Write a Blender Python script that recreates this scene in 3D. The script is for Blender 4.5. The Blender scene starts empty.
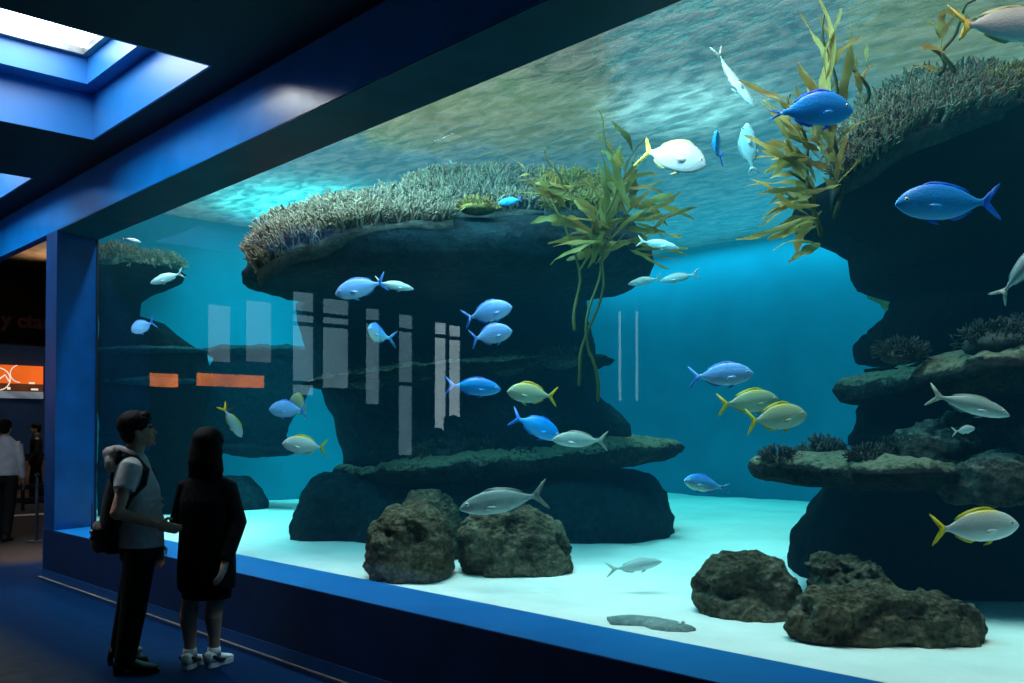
import bpy, bmesh, math, random
import numpy as np
from mathutils import Vector, Matrix, noise, Euler

random.seed(7)
rng = np.random.default_rng(7)
scn = bpy.context.scene
COL = scn.collection
PI = math.pi

# ------------------------------------------------------------------ camera
F_PX = 951.0
PITCH = math.radians(1.2)
HORIZON = 433.0
R2 = Vector((0.681, 0.7325, 0.0)).normalized()
F2 = Vector((-R2.y, R2.x, 0.0))
EYE = Vector((0, 0, 1.55))
SHIFT_PX = (HORIZON - 341.5) - F_PX * math.tan(PITCH)
cd = bpy.data.cameras.new('camera')
cam = bpy.data.objects.new('camera', cd)
COL.objects.link(cam)
cd.sensor_width = 36.0
cd.lens = F_PX / 1024 * 36
cd.shift_y = SHIFT_PX / 1024
cd.clip_end = 200
cam.location = EYE
cam.rotation_euler = (PI / 2 + PITCH, 0, math.atan2(R2.y, R2.x))
scn.camera = cam
scn.view_settings.view_transform = 'Standard'
scn.view_settings.look = 'None'
scn.cycles.max_bounces = 8
scn.cycles.transparent_max_bounces = 16
scn.cycles.volume_bounces = 0
scn.cycles.caustics_reflective = False
scn.cycles.caustics_refractive = False
scn.cycles.sample_clamp_indirect = 6.0

FWD3 = F2 * math.cos(PITCH) + Vector((0, 0, 1)) * math.sin(PITCH)
UP3 = -F2 * math.sin(PITCH) + Vector((0, 0, 1)) * math.cos(PITCH)


def P(px, py, t):
    """where a sight line through that pixel stands t metres ahead"""
    d = FWD3 + R2 * ((px - 512) / F_PX) + UP3 * ((341.5 - py + SHIFT_PX) / F_PX)
    return EYE + d * (t / d.dot(F2))


def W(r, f, z=0.0):
    return R2 * r + F2 * f + Vector((0, 0, z))


# ------------------------------------------------------------------ materials
def srgb(r, g, b):
    f = lambda c: ((c / 255) / 12.92) if c <= 10 else (((c / 255) + 0.055) / 1.055) ** 2.4
    return (f(r), f(g), f(b), 1.0)


class NT:
    def __init__(s, name):
        s.m = bpy.data.materials.new(name)
        s.m.use_nodes = True
        s.t = s.m.node_tree
        s.t.nodes.clear()
        s.out = s.t.nodes.new('ShaderNodeOutputMaterial')

    def n(s, typ, **kw):
        nd = s.t.nodes.new('ShaderNode' + typ)
        for k, v in kw.items():
            if k.startswith('_'):
                setattr(nd, k[1:], v)
            else:
                key = k.replace('__', ' ')
                nd.inputs[key].default_value = v
        return nd

    def l(s, a, b):
        s.t.links.new(a, b)

    def noise(s, scale, detail=4, rough=0.55, coord='Object', vec=None, dist=0.0):
        if vec is None:
            tc = s.n('TexCoord')
            vec = tc.outputs[coord]
        nd = s.n('TexNoise', Scale=scale, Detail=detail, Roughness=rough, Distortion=dist)
        s.l(vec, nd.inputs['Vector'])
        return nd

    def ramp(s, fac, stops, interp='LINEAR'):
        r = s.n('ValToRGB')
        r.color_ramp.interpolation = interp
        e = r.color_ramp.elements
        while len(e) < len(stops):
            e.new(0.5)
        for i, (p, c) in enumerate(stops):
            e[i].position = p
            e[i].color = c if len(c) == 4 else (*c, 1)
        s.l(fac, r.inputs['Fac'])
        return r

    def bump(s, h, strength=0.5, distance=0.02, normal=None):
        b = s.n('Bump', Strength=strength, Distance=distance)
        s.l(h, b.inputs['Height'])
        if normal is not None:
            s.l(normal, b.inputs['Normal'])
        return b


def simple(name, col, rough=0.5, spec=0.5, metal=0.0, nscale=None, nvar=0.25, bump=0.0, bscale=60, emit=None, estr=0.0, coord='Object'):
    t = NT(name)
    p = t.n('BsdfPrincipled', Roughness=rough, Metallic=metal)
    p.inputs['Specular IOR Level'].default_value = spec
    p.inputs['Base Color'].default_value = col
    if nscale:
        nz = t.noise(nscale, 4, coord=coord)
        a = tuple(c * (1 - nvar) for c in col[:3])
        b = tuple(min(1, c * (1 + nvar)) for c in col[:3])
        r = t.ramp(nz.outputs['Fac'], [(0.3, a), (0.7, b)])
        t.l(r.outputs[0], p.inputs['Base Color'])
    if bump:
        nb = t.noise(bscale, 3, coord=coord)
        bb = t.bump(nb.outputs['Fac'], bump, 0.01)
        t.l(bb.outputs[0], p.inputs['Normal'])
    if emit:
        p.inputs['Emission Color'].default_value = emit
        p.inputs['Emission Strength'].default_value = estr
    t.l(p.outputs[0], t.out.inputs[0])
    return t.m


def rock_mat(name, dark, mid, light, crust=None, scale=2.0, bump=0.9, crust_lo=0.35):
    t = NT(name)
    tc = t.n('TexCoord')
    v = tc.outputs['Object']
    n1 = t.noise(scale, 8, 0.65, vec=v)
    n2 = t.noise(scale * 7, 6, 0.65, vec=v)
    mx = t.n('Math', _operation='MULTIPLY_ADD')
    mx.inputs[1].default_value = 0.5
    t.l(n2.outputs['Fac'], mx.inputs[0])
    h = t.n('Math', _operation='MULTIPLY')
    h.inputs[1].default_value = 0.5
    t.l(n1.outputs['Fac'], h.inputs[0])
    t.l(h.outputs[0], mx.inputs[2])
    r = t.ramp(mx.outputs[0], [(0.32, dark), (0.5, mid), (0.68, light)])
    colr = r.outputs[0]
    if crust:
        g = t.n('NewGeometry')
        sx = t.n('SeparateXYZ')
        t.l(g.outputs['Normal'], sx.inputs[0])
        n3 = t.noise(scale * 7, 7, 0.75, vec=v)
        ad = t.n('Math', _operation='MULTIPLY')
        t.l(sx.outputs['Z'], ad.inputs[0])
        t.l(n3.outputs['Fac'], ad.inputs[1])
        rr = t.ramp(ad.outputs[0], [(crust_lo, (0, 0, 0)), (crust_lo + 0.18, (1, 1, 1))])
        mix = t.n('MixRGB')
        t.l(rr.outputs[0], mix.inputs[0])
        t.l(colr, mix.inputs[1])
        mix.inputs[2].default_value = crust
        colr = mix.outputs[0]
    p = t.n('BsdfPrincipled', Roughness=0.95)
    p.inputs['Specular IOR Level'].default_value = 0.1
    t.l(colr, p.inputs['Base Color'])
    vo = t.n('TexVoronoi', Scale=scale * 9)
    t.l(v, vo.inputs['Vector'])
    n4 = t.noise(scale * 26, 5, 0.7, vec=v)
    b0 = t.bump(n4.outputs['Fac'], bump, 0.03)
    b1 = t.bump(n2.outputs['Fac'], bump, 0.07, b0.outputs[0])
    b2 = t.bump(vo.outputs['Distance'], bump * 0.7, 0.03, b1.outputs[0])
    t.l(b2.outputs[0], p.inputs['Normal'])
    t.l(p.outputs[0], t.out.inputs[0])
    return t.m


M = {}
M['blue_wall'] = simple('blue gloss paint', (0.003, 0.23, 0.72, 1), 0.25, 0.8, nscale=3, nvar=0.1, bump=0.05, bscale=120)
M['blue_sill'] = simple('blue sill paint', (0.002, 0.155, 0.48, 1), 0.4, 0.35, nscale=3, nvar=0.1)
M['navy_wall'] = simple('navy paint', (0.006, 0.07, 0.24, 1), 0.5, 0.3, nscale=3, nvar=0.15)
M['ceiling'] = simple('dark ceiling paint', (0.0015, 0.014, 0.03, 1), 0.6, 0.12, nscale=2, nvar=0.15)
M['coffer'] = simple('coffer blue paint', (0.009, 0.14, 0.42, 1), 0.4, 0.5, nscale=3, nvar=0.08)
M['head'] = simple('shaded beam paint', (0.002, 0.045, 0.075, 1), 0.5, 0.15, nscale=3)  # blue beam paint with shade and teal tank light put into the colour
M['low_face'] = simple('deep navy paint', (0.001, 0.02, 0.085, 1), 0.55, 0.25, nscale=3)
M['post'] = simple('post blue paint', (0.001, 0.05, 0.20, 1), 0.45, 0.3, nscale=3)
M['black'] = simple('black paint', (0.006, 0.007, 0.009, 1), 0.6, 0.3, nscale=3)
M['baseboard'] = simple('pale floor joint', (0.22, 0.21, 0.19, 1), 0.6, 0.3, nscale=4)
M['grey_metal'] = simple('grey metal', (0.25, 0.27, 0.28, 1), 0.4, 0.5, 0.8, nscale=8)
M['dark_frame'] = simple('dark window frame', (0.02, 0.025, 0.03, 1), 0.5, 0.4, nscale=6)


def floor_mat():
    t = NT('floor paint')
    g = t.n('NewGeometry')
    sp = t.n('SeparateXYZ')
    t.l(g.outputs['Position'], sp.inputs[0])
    nz = t.noise(1.3, 5, 0.6, vec=g.outputs['Position'])
    # blue along the tank, blending to grey elsewhere
    e1 = t.n('MapRange')
    e1.inputs[1].default_value, e1.inputs[2].default_value = 1.95, 2.45
    off = t.n('Math', _operation='MULTIPLY_ADD')
    off.inputs[1].default_value = 0.3
    t.l(nz.outputs['Fac'], off.inputs[0])
    t.l(sp.outputs['Y'], off.inputs[2])
    t.l(off.outputs[0], e1.inputs[0])
    e2 = t.n('MapRange')
    e2.inputs[1].default_value, e2.inputs[2].default_value = -12.7, -12.0
    t.l(sp.outputs['X'], e2.inputs[0])
    mu = t.n('Math', _operation='MULTIPLY')
    t.l(e1.outputs[0], mu.inputs[0])
    t.l(e2.outputs[0], mu.inputs[1])
    mix = t.n('MixRGB')
    t.l(mu.outputs[0], mix.inputs[0])
    n2 = t.noise(9, 6, 0.6, vec=g.outputs['Position'])
    ra = t.ramp(n2.outputs['Fac'], [(0.3, (0.03, 0.034, 0.036)), (0.7, (0.055, 0.057, 0.057))])
    rb = t.ramp(n2.outputs['Fac'], [(0.3, (0.0005, 0.014, 0.055)), (0.7, (0.001, 0.02, 0.075))])
    t.l(ra.outputs[0], mix.inputs[1])
    t.l(rb.outputs[0], mix.inputs[2])
    p = t.n('BsdfPrincipled', Roughness=0.6)
    p.inputs['Specular IOR Level'].default_value = 0.03
    t.l(mix.outputs[0], p.inputs['Base Color'])
    b = t.bump(n2.outputs['Fac'], 0.1, 0.01)
    t.l(b.outputs[0], p.inputs['Normal'])
    t.l(p.outputs[0], t.out.inputs[0])
    return t.m


def sand_mat():
    t = NT('white sand')
    n1 = t.noise(1.2, 6, 0.6)
    n2 = t.noise(60, 3, 0.7)
    r = t.ramp(n1.outputs['Fac'], [(0.3, (0.66, 0.66, 0.62)), (0.7, (0.84, 0.83, 0.79))])
    p = t.n('BsdfPrincipled', Roughness=0.95)
    p.inputs['Specular IOR Level'].default_value = 0.1
    t.l(r.outputs[0], p.inputs['Base Color'])
    n3 = t.noise(5, 4, 0.5)
    b1 = t.bump(n3.outputs['Fac'], 0.5, 0.06)
    b2 = t.bump(n2.outputs['Fac'], 0.3, 0.01, b1.outputs[0])
    t.l(b2.outputs[0], p.inputs['Normal'])
    t.l(p.outputs[0], t.out.inputs[0])
    return t.m


def glass_mat():
    t = NT('acrylic pane')
    tr = t.n('BsdfTransparent', Color=(0.97, 0.99, 1, 1))
    gl = t.n('BsdfGlossy', Color=(1, 1, 1, 1), Roughness=0.0)
    fr = t.n('Fresnel', IOR=1.5)
    mu = t.n('Math', _operation='MULTIPLY')
    mu.inputs[1].default_value = 0.55
    t.l(fr.outputs[0], mu.inputs[0])
    mx = t.n('MixShader')
    t.l(mu.outputs[0], mx.inputs[0])
    t.l(tr.outputs[0], mx.inputs[1])
    t.l(gl.outputs[0], mx.inputs[2])
    t.l(mx.outputs[0], t.out.inputs[0])
    return t.m


def water_volume_mat():
    t = NT('tank water')
    g = t.n('TexCoord')
    sp = t.n('SeparateXYZ')
    t.l(g.outputs['Object'], sp.inputs[0])
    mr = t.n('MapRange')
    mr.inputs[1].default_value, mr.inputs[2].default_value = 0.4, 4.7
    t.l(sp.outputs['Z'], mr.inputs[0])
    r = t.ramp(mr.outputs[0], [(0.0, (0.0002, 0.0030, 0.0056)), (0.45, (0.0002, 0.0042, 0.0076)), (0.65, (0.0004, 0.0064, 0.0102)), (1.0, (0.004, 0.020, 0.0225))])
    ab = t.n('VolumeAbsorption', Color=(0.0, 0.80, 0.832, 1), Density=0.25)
    em = t.n('Emission', Strength=1.0)  # glow stands in for light scattered in the water, stronger near the surface
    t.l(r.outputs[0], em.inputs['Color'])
    ad = t.n('AddShader')
    t.l(ab.outputs[0], ad.inputs[0])
    t.l(em.outputs[0], ad.inputs[1])
    t.l(ad.outputs[0], t.out.inputs['Volume'])
    return t.m


def water_surface_mat():
    t = NT('water surface')
    tc = t.n('NewGeometry')
    mp = t.n('Mapping')
    mp.inputs['Rotation'].default_value = (0, 0, math.radians(47))
    mp.inputs['Scale'].default_value = (0.6, 1.3, 1)
    t.l(tc.outputs['Position'], mp.inputs[0])
    n1 = t.noise(5.5, 4, 0.55, vec=mp.outputs[0], dist=0.6)
    n2 = t.noise(15, 3, 0.5, vec=mp.outputs[0])
    b1 = t.bump(n1.outputs['Fac'], 0.3, 0.05)
    b2 = t.bump(n2.outputs['Fac'], 0.25, 0.02, b1.outputs[0])
    gl = t.n('BsdfGlossy', Color=(0.80, 0.86, 0.82, 1), Roughness=0.05)
    t.l(b2.outputs[0], gl.inputs['Normal'])
    tr = t.n('BsdfTransparent', Color=(1, 1, 1, 1))
    tl = t.n('BsdfTranslucent', Color=(0.9, 0.96, 0.9, 1))
    t.l(b2.outputs[0], tl.inputs['Normal'])
    m1 = t.n('MixShader', Fac=0.36)
    t.l(gl.outputs[0], m1.inputs[1])
    t.l(tr.outputs[0], m1.inputs[2])
    rr = t.ramp(n1.outputs['Fac'], [(0.38, (0.02, 0.02, 0.02)), (0.68, (0.075, 0.075, 0.075))])
    m2 = t.n('MixShader')
    t.l(rr.outputs[0], m2.inputs[0])
    t.l(m1.outputs[0], m2.inputs[1])
    t.l(tl.outputs[0], m2.inputs[2])
    t.l(m2.outputs[0], t.out.inputs[0])
    return t.m


def emis(name, col, strength, nscale=None, lo=0.5):
    t = NT(name)
    e = t.n('Emission', Color=col, Strength=strength)
    if nscale:
        nz = t.noise(nscale, 3)
        r = t.ramp(nz.outputs['Fac'], [(0.35, tuple(c * lo for c in col[:3])), (0.6, col[:3])])
        t.l(r.outputs[0], e.inputs['Color'])
    t.l(e.outputs[0], t.out.inputs[0])
    return t.m


M['floor'] = floor_mat()
M['sand'] = sand_mat()
M['glass'] = glass_mat()
M['water'] = water_volume_mat()
M['surface'] = water_surface_mat()
M['tank_wall'] = simple('tank paint', (0.01, 0.27, 0.40, 1), 0.8, 0.1, nscale=0.6, nvar=0.2)
M['sky_pane'] = emis('skylight pane', (0.86, 0.95, 1.0, 1), 16.0, 1.6, 0.14)
M['day_pane'] = emis('daylit window pane', (0.42, 0.82, 1.0, 1), 2.8, 0.9, 0.75)
M['day_bright'] = emis('bright window pane', (0.62, 0.9, 1.0, 1), 7.0, 0.9, 0.8)
M['day_dim'] = emis('dim window pane', (0.6, 0.9, 1.0, 1), 1.3, 0.9, 0.8)
M['tube'] = emis('lit tube', (0.5, 0.92, 1.0, 1), 5.0)
M['reef'] = rock_mat('reef rock', (0.005, 0.018, 0.024, 1), (0.012, 0.032, 0.042, 1), (0.026, 0.056, 0.066, 1), scale=1.6)  # teal in the rock colour stands in for blue ambient light
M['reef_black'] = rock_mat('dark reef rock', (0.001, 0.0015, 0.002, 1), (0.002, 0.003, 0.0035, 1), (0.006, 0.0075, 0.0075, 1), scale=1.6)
M['reef_crust'] = rock_mat('crusted reef rock', (0.008, 0.01, 0.012, 1), (0.025, 0.028, 0.026, 1), (0.06, 0.06, 0.05, 1), crust=(0.30, 0.29, 0.19, 1), scale=2.8, crust_lo=0.27)
M['reef_brown'] = rock_mat('brown reef rock', (0.016, 0.014, 0.012, 1), (0.085, 0.075, 0.06, 1), (0.22, 0.19, 0.15, 1), scale=2.6, crust=(0.32, 0.27, 0.21, 1))
M['boulder'] = rock_mat('boulder rock', (0.02, 0.017, 0.012, 1), (0.15, 0.125, 0.08, 1), (0.38, 0.33, 0.24, 1), scale=3.4, bump=1.0)
M['coral'] = rock_mat('tan coral', (0.085, 0.07, 0.048, 1), (0.23, 0.185, 0.125, 1), (0.46, 0.38, 0.26, 1), scale=3, bump=0.3)
M['coral_gold'] = rock_mat('golden coral', (0.1, 0.07, 0.02, 1), (0.3, 0.21, 0.06, 1), (0.55, 0.42, 0.14, 1), scale=3, bump=0.3)
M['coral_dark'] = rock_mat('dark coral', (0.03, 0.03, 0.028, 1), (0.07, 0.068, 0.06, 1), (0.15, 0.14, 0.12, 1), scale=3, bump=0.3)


def kelp_mat(name, a, b):
    t = NT(name)
    nz = t.noise(3, 4)
    r = t.ramp(nz.outputs['Fac'], [(0.3, a), (0.7, b)])
    p = t.n('BsdfPrincipled', Roughness=0.5)
    p.inputs['Specular IOR Level'].default_value = 0.3
    t.l(r.outputs[0], p.inputs['Base Color'])
    tl = t.n('BsdfTranslucent')
    t.l(r.outputs[0], tl.inputs['Color'])
    mx = t.n('MixShader', Fac=0.4)
    t.l(p.outputs[0], mx.inputs[1])
    t.l(tl.outputs[0], mx.inputs[2])
    t.l(mx.outputs[0], t.out.inputs[0])
    return t.m


M['kelp'] = kelp_mat('olive kelp', (0.12, 0.095, 0.02, 1), (0.40, 0.31, 0.07, 1))
M['kelp_gold'] = kelp_mat('golden kelp', (0.22, 0.145, 0.025, 1), (0.75, 0.52, 0.15, 1))
M['kelp_stem'] = kelp_mat('kelp stem', (0.10, 0.085, 0.02, 1), (0.22, 0.18, 0.05, 1))


# ------------------------------------------------------------------ object helpers
def obj(name, verts, faces, mat, parent=None, smooth=True):
    me = bpy.data.meshes.new(name)
    me.from_pydata([tuple(v) for v in verts], [], [tuple(f) for f in faces])
    if mat is not None:
        me.materials.append(mat)
    if smooth:
        me.polygons.foreach_set('use_smooth', [True] * len(me.polygons))
    me.update()
    o = bpy.data.objects.new(name, me)
    COL.objects.link(o)
    if parent is not None:
        o.parent = parent
    return o


def tag(o, label=None, cat=None, group=None, kind=None):
    if label: o['label'] = label
    if cat: o['category'] = cat
    if group: o['group'] = group
    if kind: o['kind'] = kind
    return o


def empty(name, loc, label=None, cat=None, group=None, rotz=0.0, kind=None):
    o = bpy.data.objects.new(name, None)
    COL.objects.link(o)
    o.location = loc
    o.rotation_euler = (0, 0, rotz)
    o.empty_display_size = 0.1
    return tag(o, label, cat, group, kind)


def struct(name, v, f, mat, label=None, smooth=False):
    o = obj(name, v, f, mat, None, smooth)
    return tag(o, label, None, None, 'structure')


def boxes(bl):
    vs, fs = [], []
    for (x0, y0, z0, x1, y1, z1) in bl:
        b = len(vs)
        vs += [(x0, y0, z0), (x1, y0, z0), (x1, y1, z0), (x0, y1, z0), (x0, y0, z1), (x1, y0, z1), (x1, y1, z1), (x0, y1, z1)]
        fs += [(b, b + 3, b + 2, b + 1), (b + 4, b + 5, b + 6, b + 7), (b, b + 1, b + 5, b + 4), (b + 1, b + 2, b + 6, b + 5), (b + 2, b + 3, b + 7, b + 6), (b + 3, b, b + 4, b + 7)]
    return vs, fs


def frame_axes(d, ref=Vector((0, 0, 1))):
    d = d.normalized()
    if abs(d.dot(ref)) > 0.97:
        ref = Vector((1, 0, 0))
    u = d.cross(ref).normalized()
    return u, u.cross(d).normalized()


def tube(pts, rad, seg=8, cap=True, squash=1.0, ref=Vector((0, 0, 1))):
    """closed tapering tube with round ends; rad one number per point"""
    pts = [Vector(p) for p in pts]
    if not hasattr(rad, '__len__'):
        rad = [rad] * len(pts)
    P_, R_ = list(pts), list(rad)
    if cap:
        d0 = (pts[0] - pts[1]).normalized()
        d1 = (pts[-1] - pts[-2]).normalized()
        pre = [(pts[0] + d0 * rad[0] * s, rad[0] * c) for s, c in ((0.95, 0.3), (0.7, 0.7))]
        post = [(pts[-1] + d1 * rad[-1] * s, rad[-1] * c) for s, c in ((0.7, 0.7), (0.95, 0.3))]
        P_ = [p for p, _ in pre] + P_ + [p for p, _ in post]
        R_ = [r for _, r in pre] + R_ + [r for _, r in post]
    vs, fs = [], []
    n = len(P_)
    u = None
    for i in range(n):
        d = P_[min(i + 1, n - 1)] - P_[max(i - 1, 0)]
        if d.length < 1e-9:
            d = Vector((0, 0, 1))
        d.normalize()
        if u is None:
            u, w = frame_axes(d, ref)
        else:
            u = (u - d * u.dot(d)).normalized()
            w = u.cross(d).normalized()
        for k in range(seg):
            a = 2 * PI * k / seg
            vs.append(P_[i] + u * (math.cos(a) * R_[i]) + w * (math.sin(a) * R_[i] * squash))
    for i in range(n - 1):
        for k in range(seg):
            a, b = i * seg + k, i * seg + (k + 1) % seg
            fs.append((a, b, b + seg, a + seg))
    fs.append(tuple(range(seg - 1, -1, -1)))
    fs.append(tuple(range((n - 1) * seg, n * seg)))
    return vs, fs


def ellipsoid(c, r, rot=None, nu=16, nv=10):
    c = Vector(c)
    vs, fs = [], []
    rot = rot or Matrix.Identity(3)
    vs.append(c + rot @ Vector((0, 0, r[2])))
    for i in range(1, nv):
        th = PI * i / nv
        for k in range(nu):
            a = 2 * PI * k / nu
            vs.append(c + rot @ Vector((r[0] * math.sin(th) * math.cos(a), r[1] * math.sin(th) * math.sin(a), r[2] * math.cos(th))))
    vs.append(c + rot @ Vector((0, 0, -r[2])))
    L = len(vs) - 1
    for k in range(nu):
        fs.append((0, 1 + k, 1 + (k + 1) % nu))
        fs.append((L, L - nu + (k + 1) % nu, L - nu + k))
    for i in range(nv - 2):
        for k in range(nu):
            a, b = 1 + i * nu + k, 1 + i * nu + (k + 1) % nu
            fs.append((a, a + nu, b + nu, b))
    return vs, fs


def merge(*parts):
    vs, fs = [], []
    for v, f in parts:
        b = len(vs)
        vs += list(v)
        fs += [tuple(i + b for i in q) for q in f]
    return vs, fs


def place_local(vs, root):
    inv = root.matrix_world.inverted() if False else Matrix.LocRotScale(root.location, root.rotation_euler, root.scale).inverted()
    return [inv @ Vector(v) for v in vs]


# ------------------------------------------------------------------ rocks
def loft(rows, amp=0.08, nscale=1.2, seed=0, e=2.4, nrow=26, seg=64, pits=0.0, front=0.0, fine=0.35):
    """rows: (py, x_left, x_right, t_centre, half_depth) top to bottom. Real rings of rock in the world, roughened along the normals."""
    rows = [tuple(map(float, r)) for r in rows]
    ys = np.array([r[0] for r in rows])
    q = np.linspace(0, 1, nrow)
    yy = ys[0] + (ys[-1] - ys[0]) * q
    cols = [np.interp(yy, ys, np.array([r[i] for r in rows])) for i in range(1, 5)]
    rings = []
    for i in range(nrow):
        xl, xr, tc, dh = (c[i] for c in cols)
        c = P((xl + xr) / 2, yy[i], tc)
        if front:
            c.z = c.z * (1 - front) + front * P((xl + xr) / 2, yy[i], tc - dh).z
        rings.append((c, (xr - xl) / 2 * tc / F_PX, dh))
    h = (rings[0][0] - rings[-1][0]).z / nrow
    pre = [(rings[0][0] + Vector((0, 0, h * k)), rings[0][1] * s, rings[0][2] * s) for s, k in ((0.4, 0.9), (0.7, 0.75), (0.9, 0.45))]
    post = [(rings[-1][0] - Vector((0, 0, h * k)), rings[-1][1] * s, rings[-1][2] * s) for s, k in ((0.9, 0.45), (0.7, 0.75), (0.4, 0.9))]
    rings = pre + rings + post
    vs, fs = [], []
    for c, a, b in rings:
        for k in range(seg):
            an = 2 * PI * k / seg
            ca, sa = math.cos(an), math.sin(an)
            s = (abs(ca) ** e + abs(sa) ** e) ** (-1 / e)
            vs.append(c + R2 * (a * ca * s) + F2 * (b * sa * s))
    n = len(rings)
    for i in range(n - 1):
        for k in range(seg):
            a, b = i * seg + k, i * seg + (k + 1) % seg
            fs.append((a, a + seg, b + seg, b))
    vs.append(rings[0][0] + Vector((0, 0, h * 0.1)))
    vs.append(rings[-1][0] - Vector((0, 0, h * 0.1)))
    for k in range(seg):
        fs.append((len(vs) - 2, k, (k + 1) % seg))
        fs.append((len(vs) - 1, (n - 1) * seg + (k + 1) % seg, (n - 1) * seg + k))
    return roughen(vs, fs, amp, nscale, seed, pits, fine)


def roughen(vs, fs, amp, nscale, seed, pits=0.0, fine=0.35):
    me = bpy.data.meshes.new('tmp')
    me.from_pydata([tuple(v) for v in vs], [], fs)
    me.update()
    nn = [v.normal.copy() for v in me.vertices]
    bpy.data.meshes.remove(me)
    off = Vector((seed * 13.7, seed * 7.1, seed * 3.3))
    out = []
    for v, nrm in zip(vs, nn):
        v = Vector(v)
        p = v * nscale + off
        d = noise.fractal(p, 0.9, 2.1, 5) * amp
        d += noise.noise(p * 5.3) * amp * fine + noise.noise(p * 12.0) * amp * fine * 0.5
        if pits:
            c = noise.noise(p * 2.7 + Vector((5, 9, 2)))
            if c > 0.18:
                d -= pits * min(1, (c - 0.18) * 4)
        out.append(v + nrm * d)
    return out, fs


def plate(px0, px1, py, t, dh, thick, seed, tilt=0.0, amp=0.05, e=2.2, lip=0.4, tiltf=0.0):
    """a rock ledge: px range, height of the rim, distance of its centre; thick in metres; tilt: metres raised over the width; tiltf: over the depth"""
    c = P((px0 + px1) / 2, py, t)
    a = (px1 - px0) / 2 * t / F_PX
    prof = [(0.0, 0.5), (0.3, 0.5), (0.6, 0.48), (0.82, 0.42), (0.95, 0.25), (1.0, 0.0), (0.96, -0.25), (0.85, -0.42), (0.65, -0.55), (0.4, -0.7), (0.0, -0.8)]
    seg = 80
    vs, fs = [], []
    for r, z in prof[1:-1]:
        for k in range(seg):
            an = 2 * PI * k / seg
            ca, sa = math.cos(an), math.sin(an)
            s = (abs(ca) ** e + abs(sa) ** e) ** (-1 / e)
            wob = 1 + 0.22 * noise.noise(Vector((ca * 1.6, sa * 1.6, seed * 3.1))) + 0.1 * noise.noise(Vector((ca * 5, sa * 5, seed * 1.7)))
            q = c + R2 * (a * r * ca * s * wob) + F2 * (dh * r * sa * s * wob)
            q.z += z * thick + tilt * r * ca * s * 0.5 + tiltf * r * sa * s * 0.5
            vs.append(q)
    n = len(prof) - 2
    for i in range(n - 1):
        for k in range(seg):
            p, q = i * seg + k, i * seg + (k + 1) % seg
            fs.append((p, p + seg, q + seg, q))
    vs.append(c + Vector((0, 0, prof[0][1] * thick)))
    vs.append(c + Vector((0, 0, prof[-1][1] * thick)))
    for k in range(seg):
        fs.append((len(vs) - 2, k, (k + 1) % seg))
        fs.append((len(vs) - 1, (n - 1) * seg + (k + 1) % seg, (n - 1) * seg + k))
    # one subdivision for detail
    bm = bmesh.new()
    bv = [bm.verts.new(v) for v in vs]
    for f in fs:
        bm.faces.new([bv[i] for i in f])
    bmesh.ops.subdivide_edges(bm, edges=bm.edges[:], cuts=1, use_grid_fill=True)
    bm.verts.index_update()
    vs = [v.co.copy() for v in bm.verts]
    fs = [[v.index for v in f.verts] for f in bm.faces]
    bm.free()
    return roughen(vs, fs, amp, 2.4, seed, 0.0, 0.6)


# branching coral: one small branched sprig stamped many times over a mound (numpy)
def sprig(seed):
    r = random.Random(seed)
    parts = []
    top = Vector((r.uniform(-.2, .2), r.uniform(-.2, .2), 1.0))
    mid = Vector((r.uniform(-.12, .12), r.uniform(-.12, .12), .5))
    parts.append(tube([Vector((0, 0, -.15)), mid, top], [.075, .07, .052], 6))
    for _ in range(3):
        p = mid.lerp(top, r.uniform(-.5, .5))
        d = Vector((r.uniform(-1, 1), r.uniform(-1, 1), r.uniform(.6, 1.1))).normalized()
        parts.append(tube([p, p + d * r.uniform(.28, .45)], [.06, .045], 5))
    v, f = merge(*parts)
    return np.array([tuple(x) for x in v]), f


SPRIGS = [sprig(i) for i in range(5)]


def thicket(points, normals, size, seed, jitter=0.55):
    """points/normals in world; returns one mesh of branched coral"""
    r = np.random.default_rng(seed)
    allv, allf, base = [], [], 0
    for p, n in zip(points, normals):
        sv, sf = SPRIGS[r.integers(0, len(SPRIGS))]
        d = Vector(n) + Vector(r.uniform(-jitter, jitter, 3))
        q = Vector((0, 0, 1)).rotation_difference(d.normalized()).to_matrix() @ Matrix.Rotation(r.uniform(0, 6.28), 3, 'Z')
        s = size * r.uniform(0.7, 1.3)
        A = np.array(q) * s
        allv.append(sv @ A.T + np.array(p))
        allf += [tuple(i + base for i in f) for f in sf]
        base += len(sv)
    return np.concatenate(allv), allf


def mound_points(c, a, b, h, n, seed, front=True, zmin=-0.05):
    """points over a dome of half-width a (right), b (ahead), height h; only the half a viewer in the hall could see plus the top"""
    r = np.random.default_rng(seed)
    pts, nrm = [], []
    while len(pts) < n:
        th = r.uniform(0, 2 * PI)
        z = r.uniform(zmin, 1)
        rr = math.sqrt(max(0, 1 - min(1, abs(z)) ** 2))
        ca, sa = math.cos(th) * rr, math.sin(th) * rr
        if front and sa > 0.5:
            continue
        wob = 1 + 0.25 * noise.noise(Vector((ca * 2 + seed, sa * 2, z * 2)))
        pts.append(c + R2 * (a * ca * wob) + F2 * (b * sa * wob) + Vector((0, 0, h * z * wob)))
        nn = R2 * (ca / a) + F2 * (sa / b) + Vector((0, 0, z / h))
        nrm.append(nn.normalized() + Vector((0, 0, 0.35)))
    return pts, nrm


# ================================================================== THE HALL
GY, WY = 3.8, 3.3          # glass plane, wall face
XL, XR = -10.83, 2.2        # opening left and right
ZS, ZT = 0.525, 3.70       # sill and head of the opening
H = 4.15                   # hall ceiling
TXL, TXR, TYB = -13.55, 2.4, 13.4
WZ = 4.73                  # water level

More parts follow.
